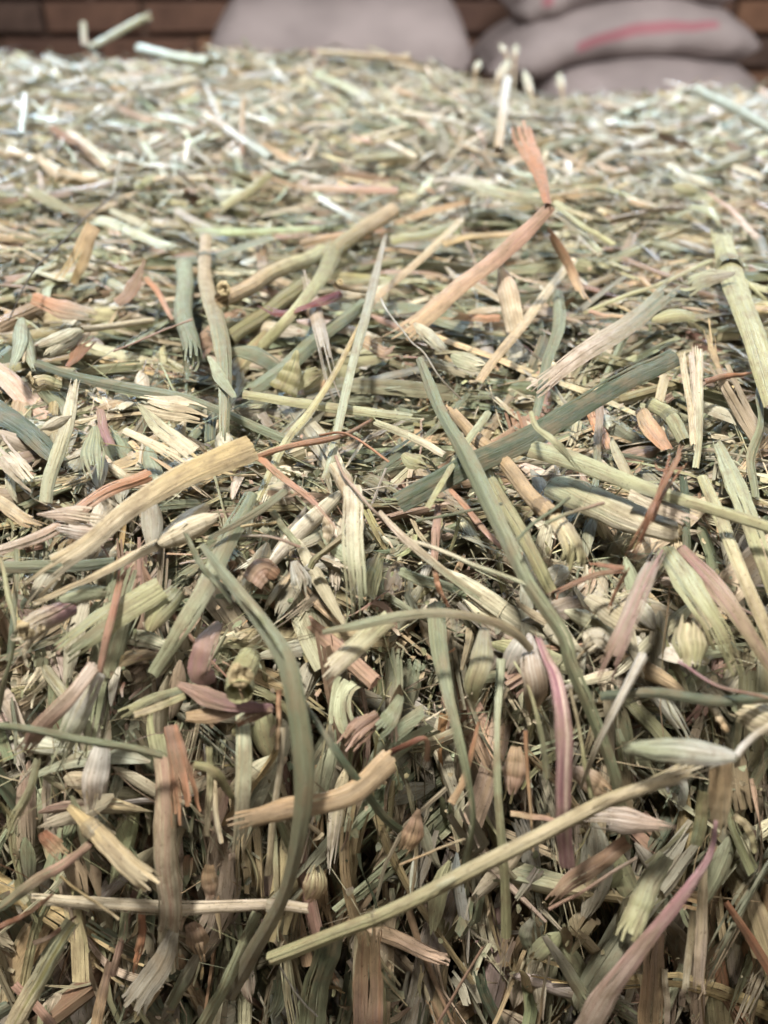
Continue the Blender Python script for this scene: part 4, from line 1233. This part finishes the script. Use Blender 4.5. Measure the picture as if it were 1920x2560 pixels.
H('plant_fibre', 'thin stalk of the crumpled flower scrap', 5, [(830, 1130, 12), (860, 1090, 14), (910, 1070, 15)], 12, 'straw', 'tan', 'R', part='stalk')
H('grass_blade', 'pale pinkish strip running from the orange hairs down right', 5, [(-20, 480, 15), (110, 620, 17), (260, 740, 17), (420, 855, 14)], [22, 40, 40, 34], 'palepink', 'pgreen', 'F')
H('plant_fibre', 'straight pale stalk crossing the pale pinkish strip', 5, [(60, 592, 15), (300, 675, 18), (620, 805, 16)], 20, 'cream', 'pgreen', 'R')
H('plant_fibre', 'thin blue-green needle left of the very long blade', 5, [(140, 525, 15), (320, 490, 17), (510, 450, 14)], 14, 'ggreen', 'blue', 'R')
H('plant_fibre', 'short grey-green needle crossing the green-striped tube', 5, [(570, 608, 21), (680, 512, 22), (800, 425, 19)], 16, 'ggreen', 'ggreen', 'R')
H('plant_fibre', 'brown-green needle crossing the knee joint', 5, [(690, 540, 22), (800, 490, 24), (945, 447, 21)], 17, 'green', 'pbrown', 'R')
H('plant_fibre', 'curved orange sliver below the pale pinkish strip', 5, [(218, 720, 11), (235, 810, 13), (280, 895, 9)], [26, 28, 14], 'orange', 'orange', 'F')
H('plant_fibre', 'straight orange sliver left of the very long blade', 5, [(285, 385, 12), (400, 520, 14), (515, 650, 11)], [22, 30, 26], 'orange', 'pink', 'F')
H('oat_husk', 'cream fluted shell below the red-brown bundle', 5, [(870, 850, 7), (980, 920, 12), (1090, 1010, 8)], [60, 110, 90], 'cream', 'straw', 'K', cB='olive', shape='none', f1=.3)
H('grass_blade', 'dark grey-green leaf scrap left of the very long blade', 5, [(65, 740, 8), (170, 780, 11), (300, 815, 8)], [40, 56, 40], 'green', 'dgreen', 'L')
H('oat_husk', 'olive grain husk hanging left of the pink stem', 5, [(5, 432, 985, 8), (5, 420, 1130, 13), (7, 385, 120, 13), (7, 392, 235, 9)], [70, 104, 84, 12], 'grey', 'yg', 'K', cB='olive', shape='none', M=26)
H('oat_husk', 'white and tan striped husk touching the pink stem on its left', 5, [(5, 628, 1010, 9), (5, 640, 1140, 14), (7, 655, 130, 14), (7, 630, 260, 8)], [40, 110, 104, 14], 'white', 'tan', 'K', cB='brown', shape='none', M=26)
H('hollow_straw', 'glossy pink and purple stem hanging right of centre', 5, [(5, 665, 1010, 13), (5, 710, 1120, 16), (7, 745, 90, 19), (7, 770, 300, 21), (7, 778, 600, 20), (7, 788, 885, 17)], [24, 56, 76, 70, 72, 70], ('rose', 'mauve', .25), ('rose', 'palepink', .25), 'S', M=44, cB='palepink', sB=.8, f0=.03)
H('hay_stem', 'white thin stick leaning over the very long blade', 7, [(5, 1122, 1100, 19), (7, 1060, 90, 20), (7, 985, 240, 19), (7, 910, 400, 17), (7, 840, 570, 12)], [44, 36, 30, 24, 8], 'white', 'cream', 'S', M=34)
H('hay_stem', 'pale strip running along the left of the broad dark blade', 5, [(-40, 95, 8), (100, 150, 10), (265, 240, 7)], [34, 44, 36], 'pgreen', 'cream', 'F')
H('oat_husk', 'yellow-green boxy seed case under the pale strip', 5, [(85, 235, 7), (130, 265, 10), (195, 275, 8)], [60, 90, 70], 'yg', 'olive', 'K', cB='olive', shape='none', f1=.3)
H('grass_blade', 'narrow tan-grey strip hanging down behind the dark green blade', 5, [(925, -20, 5), (928, 170, 7), (905, 395, 5)], [40, 38, 34], 'pbrown', 'ggreen', 'F')
H('hay_stem', 'thick yellow-green joint at the start of the three splinters', 5, [(1150, 15, 6), (1230, 60, 8), (1300, 180, 6)], [64, 66, 56], 'yg', 'pgreen', 'S', node=[.45])
H('grass_blade', 'orange-tan husk strip in the dark right of the blade tip', 5, [(1110, 40, 6), (1150, 120, 8), (1230, 220, 5)], [50, 90, 50], 'tan', 'orange', 'L')
H('hay_splinter', 'pink-brown narrow strip hanging in the centre', 5, [(235, 450, 6), (225, 570, 8), (215, 700, 5)], [30, 44, 34], 'pbrown', 'pink', 'F')

# ---- lower left
H('hay_stem', 'tall ribbed tan stem hanging at the left, widest and straightest there', 6, [(700, 410, 10), (712, 600, 12), (722, 850, 13), (730, 1190, 13)], [88, 104, 112, 100], 'straw', 'cream', 'B', J=10, curl=2.2, f1=.08, rib=.0002, cB='pbrown', sB=1, M=40)
H('hay_splinter', 'orange frayed stub right of the tall ribbed stem', 6, [(735, 280, 9), (775, 450, 14), (812, 715, 13)], [64, 110, 130], 'pbrown', 'orange', 'B', f1=.55, J=8, curl=1.8, gap=.4, splay=.3, cB='rust')
H('hay_stem', 'tan stem lying behind the great arch with a ragged left end', 6, [(985, 710, 16), (1240, 645, 18), (1500, 585, 17), (1700, 420, 11)], [76, 112, 104, 120], ('tan', 'pbrown', .3), 'tan', 'F', f0=.16)
H('hollow_straw', 'golden tube pointing down right with a split open end', 6, [(300, 630, 11), (400, 735, 15), (530, 860, 19), (668, 985, 21)], [30, 78, 92, 98], 'gold', 'straw', 'S', f1=.14, node=[.3])
H('hay_stem', 'level cream stem crossing behind the tall ribbed stem', 6, [(110, 1035, 11), (400, 1050, 10), (800, 1068, 10), (1150, 1062, 12), (1340, 1078, 12)], [50, 72, 74, 66, 56], 'cream', ('palepink', 'cream', .5), 'F', f0=.1, M=36, node=[.86])
H('hay_stem', 'thin grey-green straw slanting in from the left edge', 6, [(-30, 285, 21), (200, 312, 21), (450, 360, 19), (705, 415, 16)], [30, 34, 36, 30], 'ggreen', 'green', 'S', M=34)
H('grass_blade', 'pale pink broad strip at the left below the twisted blade', 6, [(415, 15, 12), (300, 160, 14), (180, 290, 12), (90, 420, 8)], [60, 78, 90, 60], 'palepink', 'pink', 'B', f1=.2, curl=1.1)
H('grass_blade', 'shiny white translucent sheath beside the pale pink strip', 6, [(430, 50, 9), (350, 210, 12), (220, 480, 8)], [64, 110, 60], 'white', 'pgreen', 'B', f1=.4, J=7, curl=1.4)
H('grass_blade', 'curved blade turning from pink to grey-green at the lower left', 6, [(395, 785, 15), (260, 895, 15), (120, 980, 14), (-30, 1090, 12)], [40, 56, 60, 40], 'pink', 'ggreen', 'V')
H('plant_fibre', 'rust strip rising from the left edge to the level cream stem', 6, [(-20, 1160, 14), (120, 1095, 17), (235, 1005, 14)], [30, 32, 14], 'rust', 'brown', 'F')
H('hay_stem', 'ribbed pale stem leaving through the bottom left corner', 6, [(320, 1120, 9), (180, 1350, 14), (30, 1640, 13)], [72, 88, 90], 'pgreen', 'straw', 'F', rib=.0002, cB='olive', sB=1)
H('dry_leaf', 'rosette of curled pink-brown leaves left of the cut stub', 6, [(765, 100, 10), (900, 165, 14), (1070, 200, 12), (1185, 212, 13)], [20, 90, 60, 30], 'pbrown', 'mauve', 'L')
H('dry_leaf', 'lower leaf of the pink-brown rosette', 6, [(800, 245, 9), (900, 240, 13), (1050, 210, 12)], [40, 80, 30], 'tan', 'pbrown', 'L', part='leaf')
H('dry_leaf', 'small rust leaf pointing right, under the rosette', 6, [(1020, 280, 10), (1090, 240, 13), (1180, 215, 12)], [24, 56, 24], 'rust', 'pbrown', 'L', part='leaf')
H('hay_stem', 'yellow-green stub with a brown pithy cut facing out', 6, [(4, 1085, 1100, 7), (6, 1050, 40, 14), (6, 1030, 130, 21)], [100, 118, 122], 'yg', 'yg', 'S', pith='end')
H('hay_stem', 'narrow cream strip hanging left of the great arch', 6, [(1225, 290, 9), (1190, 620, 13), (1155, 930, 11)], [30, 32, 34], 'cream', 'straw', 'F')
H('grass_blade', 'pale green frayed strip hanging below the cut stub', 6, [(1045, 200, 7), (1055, 430, 11), (1045, 640, 12), (1030, 850, 9)], [60, 80, 70, 50], 'pgreen', 'cream', 'B', f1=.3, J=6, curl=1.3)
H('grass_blade', 'wide dark green leaf leaving through the bottom edge near the centre', 6, [(1440, 1150, 5), (1385, 1350, 9), (1330, 1640, 8)], [110, 130, 130], 'dgreen', 'green', 'B', J=7, rib=.0002)
H('dry_leaf', 'wide grey leaf with a torn lower end near the bottom', 6, [(755, 1170, 8), (690, 1320, 13), (560, 1510, 11)], [50, 120, 120], 'grey', 'grey', 'B', f1=.15, J=7, curl=1.0)
H('grass_blade', 'narrow grey strip right of the wide grey leaf', 6, [(885, 1220, 8), (820, 1340, 12), (735, 1500, 9)], [30, 70, 56], 'grey', 'ggreen', 'V')
H('hay_splinter', 'upper yellow-green sprig left of the rosette', 6, [(515, 245, 10), (640, 175, 13), (790, 125, 9)], [50, 44, 34], 'yg', 'green', 'F', f0=.2)
H('hay_splinter', 'lower yellow sprig with a square cut left of the rosette', 6, [(575, 240, 13), (680, 205, 14), (800, 155, 10)], [34, 36, 30], 'straw', 'yg', 'F')
H('grass_blade', 'narrow dark blue-green blade curving right of the great arch', 6, [(6, 1310, 180, 13), (6, 1440, 375, 15), (6, 1560, 545, 16), (6, 1659, 680, 14), (7, 75, 740, 9)], [24, 36, 44, 44, 40], 'blue', 'dgreen', 'V')
H('oat_husk', 'whitish translucent husk hanging under the thin grey-green straw', 6, [(440, 370, 9), (410, 520, 14), (390, 670, 11)], [110, 112, 60], 'white', 'palepink', 'K', cB='grey', shape='none', f1=.4)
H('hay_stem', 'broad tan sheath standing at the bottom edge by the centre', 6, [(1600, 1160, 5), (1590, 1330, 10), (1590, 1650, 10)], [90, 140, 150], 'tan', 'pbrown', 'B', J=8, rib=.0002, cB='brown', f0=.15)
H('hay_stem', 'left one of two thin yellow strips below the rosette', 6, [(905, 370, 6), (905, 560, 10), (890, 760, 8)], 32, 'yg', 'straw', 'F')
H('hay_stem', 'right one of two thin yellow strips below the rosette', 6, [(925, 480, 6), (930, 640, 10), (955, 790, 8)], 28, 'straw', 'cream', 'F')
H('dry_leaf', 'curled olive sliver hooked over below the rosette', 6, [(835, 450, 14), (900, 468, 16), (960, 525, 14), (1005, 600, 10)], [34, 50, 40, 20], 'olive', 'yg', 'F')
H('oat_husk', 'open green-brown husk right of the end of the cream level stem', 6, [(1370, 880, 7), (1360, 970, 12), (1320, 1060, 9)], [40, 116, 90], 'yg', 'tan', 'K', cB='brown', shape='none', f0=.4)
H('hay_stem', 'pale green strip slanting down beside the foot of the great arch', 6, [(1110, 1090, 7), (1010, 1330, 12), (860, 1620, 9)], [50, 64, 76], 'pgreen', 'green', 'V')
H('dry_leaf', 'crumpled brown leaf right of the dark blue-green blade', 6, [(1640, 240, 6), (1560, 300, 11), (1480, 390, 7)], [60, 110, 60], 'brown', 'pbrown', 'L', f1=.4, rib=.0004)
H('dry_leaf', 'crumpled rusty leaf near the left edge', 6, [(180, 740, 6), (230, 800, 11), (300, 850, 7)], [40, 80, 50], 'rust', 'tan', 'L', f1=.4, rib=.0004)
H('plant_fibre', 'thin golden hair crossing the level cream stem at the left', 6, [(255, 930, 16), (400, 1040, 18), (512, 1118, 15)], 13, 'gold', 'straw', 'R')
H('plant_fibre', 'white fine hair near the bottom centre', 6, [(1205, 1320, 11), (1280, 1440, 14), (1370, 1535, 12)], 9, 'white', 'white', 'R')
H('plant_fibre', 'dark brown curved sliver under the rust strip', 6, [(145, 1225, 10), (230, 1185, 13), (330, 1105, 9)], [24, 22, 10], 'dbrown', 'brown', 'F')
H('hay_splinter', 'orange double strip hanging between grey leaf and tall ribbed stem', 6, [(620, 1050, 6), (605, 1220, 10), (570, 1390, 8)], [30, 44, 20], 'rust', 'orange', 'F', f1=.4)
H('hay_stem', 'thin orange straw hanging left of the great arch, near the top of it', 6, [(1205, 130, 8), (1205, 260, 12), (1198, 390, 10)], 22, 'orange', 'tan', 'S')
H('hay_splinter', 'long pale fan of thin leaves at the left edge', 6, [(170, 420, 10), (120, 570, 13), (10, 800, 10)], [34, 44, 50], 'pgreen', 'yg', 'F', f1=.4)
H('grass_blade', 'green-grey paired strips under the level cream stem', 6, [(540, 1085, 7), (530, 1170, 10), (515, 1240, 8)], [40, 44, 46], 'ggreen', 'pgreen', 'V', f1=.3)
H('hay_stem', 'dusty pink strip at the bottom left behind the ribbed pale stem', 6, [(60, 1400, 7), (160, 1500, 10), (250, 1610, 8)], 46, 'pink', 'pbrown', 'F')
H('hay_stem', 'brown upright stem at the bottom between ribbed pale stem and grey leaf', 6, [(480, 1300, 6), (440, 1450, 9), (410, 1620, 8)], [40, 52, 54], 'pbrown', 'tan', 'F')
H('oat_husk', 'brown striped husk above the bottom end of the tall ribbed stem, to its right', 6, [(820, 1130, 9), (850, 1200, 12), (870, 1290, 8)], [70, 100, 60], 'pbrown', 'tan', 'K', cB='brown', shape='none', f1=.5)
H('oat_husk', 'long tan husk in shade left of the narrow cream strip', 6, [(905, 880, 7), (905, 960, 11), (915, 1050, 8)], [60, 76, 40], 'tan', 'pbrown', 'K', cB='brown', shape='none')

# ---- lower right
H('hay_stem', 'longest straw, yellow-green with a dark joint, rising right over the lower half', 6, [(6, 1163, 1295, 15), (6, 1400, 1205, 21), (6, 1640, 1112, 23), (7, 230, 990, 24), (7, 460, 868, 25), (7, 700, 745, 25), (7, 950, 618, 23), (7, 1150, 545, 21), (7, 1400, 440, 15)],
  [60, 64, 62, 64, 70, 72, 62, 62, 90], 'yg', 'straw', 'S', M=64, node=[.29], f1=.1)
H('hay_stem', '', 7, [(900, 640, 24), (1150, 540, 23), (1290, 490, 20), (1440, 420, 15)], [26, 60, 80, 96], 'straw', 'cream', 'F', f1=.45, f0=.3, part='torn_sheath', lift=.5, splay=.5)
H('hay_stem', '', 7, [(120, 1040, 25), (330, 935, 26), (560, 815, 26)], [20, 34, 16], 'pgreen', 'cream', 'F', f0=.3, f1=.3, part='peeling_strip')
spikelet('plump green and white oat spikelet on a curved white stalk, lower right', 7, (1515, 415), (1030, 378), 132, 'white', ('dgreen', 'green', .3), 26, pedicel=[(1515, 410, 26), (1590, 330, 27), (1700, 270, 24)], open_=.05, pw=34, c2='pgreen')
H('oat_husk', 'white fan-shaped torn husk lying under the very long blade', 7, [(820, 690, 12), (1000, 690, 15), (1275, 730, 12)], [50, 130, 20], 'white', 'palepink', 'K', cB='pbrown', shape='none', f0=.35, J=10)
H('grass_blade', 'level dark blue-green blade running to the right edge', 7, [(930, 148, 17), (1200, 155, 18), (1450, 165, 18), (1700, 178, 15)], [44, 56, 56, 54], 'blue', 'dgreen', 'V')
H('hay_stem', 'broad tan stem dropping from behind the plump spikelet', 7, [(1452, 420, 12), (1452, 600, 15), (1440, 790, 13)], [104, 104, 44], 'tan', 'straw', 'B', J=7, curl=1.6, f1=.25)
H('grass_blade', 'long curving blade from purple to pinkish tan, lower right corner', 7, [(1432, 690, 18), (1400, 850, 21), (1290, 1020, 24), (1120, 1240, 26), (960, 1440, 26), (850, 1640, 22)], [26, 56, 66, 96, 124, 130], ('mauve', 'rose', .5), 'palepink', 'B', M=48, curl=1.0, tw=[.6, .2, 0, -.2])
H('hollow_straw', 'pale yellow-green tube with a torn mouth at the lower right', 7, [(1215, 840, 10), (1130, 1000, 15), (1030, 1235, 18)], [80, 112, 126], 'pgreen', 'yg', 'F', f1=.2, J=7, curl=3.6)
H('grass_blade', 'broad brown shaded leaf below the foot of the pink stem', 7, [(700, 1060, 8), (850, 930, 12), (1060, 790, 9)], [44, 100, 70], 'pbrown', 'brown', 'V', f0=.15)
H('plant_fibre', 'thin pinkish straw along the lower side of the brown shaded leaf', 7, [(715, 1078, 13), (900, 970, 15), (1090, 850, 12)], 16, 'pink', 'palepink', 'R')
H('hay_splinter', 'right half of the split cream stem hanging at the lower right', 7, [(1385, 900, 10), (1372, 1150, 15), (1362, 1440, 14)], [40, 64, 52], 'straw', 'palepink', 'V', f1=.1)
H('hay_splinter', 'left half of the split cream stem hanging at the lower right', 7, [(1335, 1080, 8), (1320, 1250, 12), (1298, 1445, 12)], [30, 38, 30], 'straw', 'cream', 'F', f1=.1)
H('grass_blade', 'long narrow pale green strip hanging beneath the longest straw', 7, [(505, -10, 8), (488, 250, 12), (495, 520, 14), (515, 850, 14), (532, 1205, 12)], [50, 30, 44, 50, 54], 'pgreen', 'yg', 'V', M=44)
H('grass_blade', 'bent grey-green strip hanging left of the olive husk', 7, [(5, 235, 870, 6), (7, 260, 80, 11), (7, 300, 300, 15), (7, 350, 490, 16), (7, 395, 680, 16), (7, 375, 860, 13), (7, 345, 1030, 9)], [90, 90, 60, 44, 34, 60, 70], 'green', 'ggreen', 'V', M=44, f1=.1, tw=[0, 0, .3, 1.0, 0])
H('plant_fibre', 'fine curly tendril looping below the longest straw', 7, [(370, 1030, 14), (355, 1120, 17), (400, 1190, 19), (480, 1225, 20), (520, 1270, 19), (495, 1310, 18), (440, 1290, 17)], 7, 'grey', 'straw', 'R', M=44)
H('oat_husk', 'brown pear-shaped husk left of the bent grey-green strip', 7, [(150, 640, 6), (130, 730, 11), (80, 850, 8)], [20, 100, 70], 'pbrown', 'tan', 'K', cB='brown', shape='none')
H('grass_blade', 'rust-orange strip cut by the right edge at the bottom corner', 7, [(1475, 1045, 6), (1580, 1200, 10), (1700, 1390, 9)], [30, 50, 50], 'rust', 'rust', 'V')
H('oat_husk', 'tan husk hanging between two pale strips near the centre', 7, [(570, 370, 6), (565, 480, 11), (545, 590, 8)], [70, 110, 50], 'tan', 'pbrown', 'K', cB='brown', shape='none')
H('plant_fibre', 'thin orange straw hanging through the gap above the longest straw', 7, [(612, 300, 9), (625, 560, 13), (645, 825, 10)], [20, 16, 8], 'orange', 'tan', 'R')
H('hay_stem', 'broad tan leaf base standing at the bottom edge right of centre', 7, [(1175, 1180, 6), (1160, 1380, 10), (1150, 1640, 9)], [80, 112, 120], 'pbrown', 'tan', 'B', J=8, rib=.0002)
H('hay_stem', 'cream strip beside the tan leaf base at the bottom edge', 7, [(1215, 1330, 8), (1220, 1480, 11), (1228, 1640, 10)], 30, 'cream', 'palepink', 'F')
H('oat_husk', 'fluted cream husk cut by the right edge above the plump spikelet', 7, [(1480, 205, 10), (1600, 235, 15), (1720, 290, 13)], [70, 150, 130], 'straw', 'cream', 'K', cB='olive', shape='none', f0=.3, M=24)
H('plant_fibre', 'thin dark purple wire slanting down to the level blue-green blade', 7, [(1270, 10, 15), (1440, 110, 21), (1700, 175, 20)], 15, 'mauve', 'brown', 'R')
H('plant_fibre', 'thin straight yellow stalk right of the glossy pink stem', 7, [(805, 120, 12), (850, 350, 15), (890, 590, 12)], [14, 18, 22], 'straw', 'yg', 'R')
H('hay_stem', 'curved yellow-green strip with a spatula end left of the pink stem', 7, [(555, 0, 13), (630, 130, 15), (675, 300, 16), (705, 515, 13)], [10, 16, 26, 34], 'yg', 'pgreen', 'F')
H('plant_fibre', 'short pink level splinter touching the pink stem on its left', 7, [(545, 665, 13), (640, 675, 15), (745, 695, 13)], [26, 28, 20], 'tan', 'pink', 'F')
H('dry_leaf', 'curled yellowish sliver near the right edge', 7, [(1505, 670, 10), (1575, 730, 13), (1600, 830, 10)], [30, 44, 28], 'straw', 'yg', 'F', tw=[0, .8])
H('oat_husk', 'small striped grey husk hanging near the bottom centre', 7, [(640, 1115, 9), (612, 1180, 12), (620, 1265, 9)], [30, 60, 50], 'grey', 'ggreen', 'K', cB='dgreen', shape='none')
H('dry_leaf', 'grey leaf slanting down right near the bottom centre', 7, [(690, 1190, 8), (790, 1340, 12), (895, 1510, 9)], [30, 64, 70], 'grey', 'green', 'V', f1=.2)
H('grass_blade', 'thick green upright stem in shade behind the longest straw, right', 7, [(1385, 560, 7), (1370, 680, 10), (1350, 800, 7)], 60, 'olive', 'green', 'F')
H('hay_splinter', 'short cream peg pointing down right above the plump spikelet', 7, [(1400, 180, 15), (1440, 240, 17), (1480, 310, 14)], [34, 34, 30], 'cream', 'tan', 'F')
H('oat_husk', 'tan husk in shade right of the striped husk, behind the long blade', 7, [(805, 470, 8), (890, 520, 12), (990, 590, 9)], [60, 104, 60], 'palepink', 'tan', 'K', cB='brown', shape='none', f1=.3)
H('dry_leaf', 'green ragged leaf at the left of the lower right quarter', 7, [(75, 150, 8), (20, 260, 12), (-60, 330, 8)], [30, 84, 60], 'green', 'ggreen', 'L', f1=.4)
H('plant_fibre', 'reddish wiry bract near the centre bottom', 7, [(-30, 430, 6), (90, 370, 11), (180, 340, 13), (185, 440, 9)], [40, 26, 24, 30], 'red', 'rust', 'F')
H('plant_fibre', 'short rust stub right of the reddish wiry bract', 7, [(410, 265, 10), (350, 500, 12), (290, 620, 10)], [14, 30, 40], 'rust', 'tan', 'F')
H('plant_fibre', 'thin stalk crossing low from the brown husk to the pink stem', 7, [(70, 885, 12), (220, 820, 15), (350, 770, 12)], 10, 'tan', 'straw', 'R')
H('plant_fibre', 'thin brown stem slanting near the bottom left of the lower right quarter', 7, [(430, 1230, 10), (330, 1400, 13), (235, 1560, 10)], 14, 'pbrown', 'pink', 'R')
H('plant_fibre', 'thin upright cream stalk at the bottom left of the pink curving blade', 7, [(715, 1270, 10), (690, 1420, 12), (665, 1590, 10)], 13, 'cream', 'tan', 'R')
print('pieces placed by hand:', NH[0], ' tris:', sum(len(o.data.polygons) * 2 for o in scene.objects if o.type == 'MESH'))
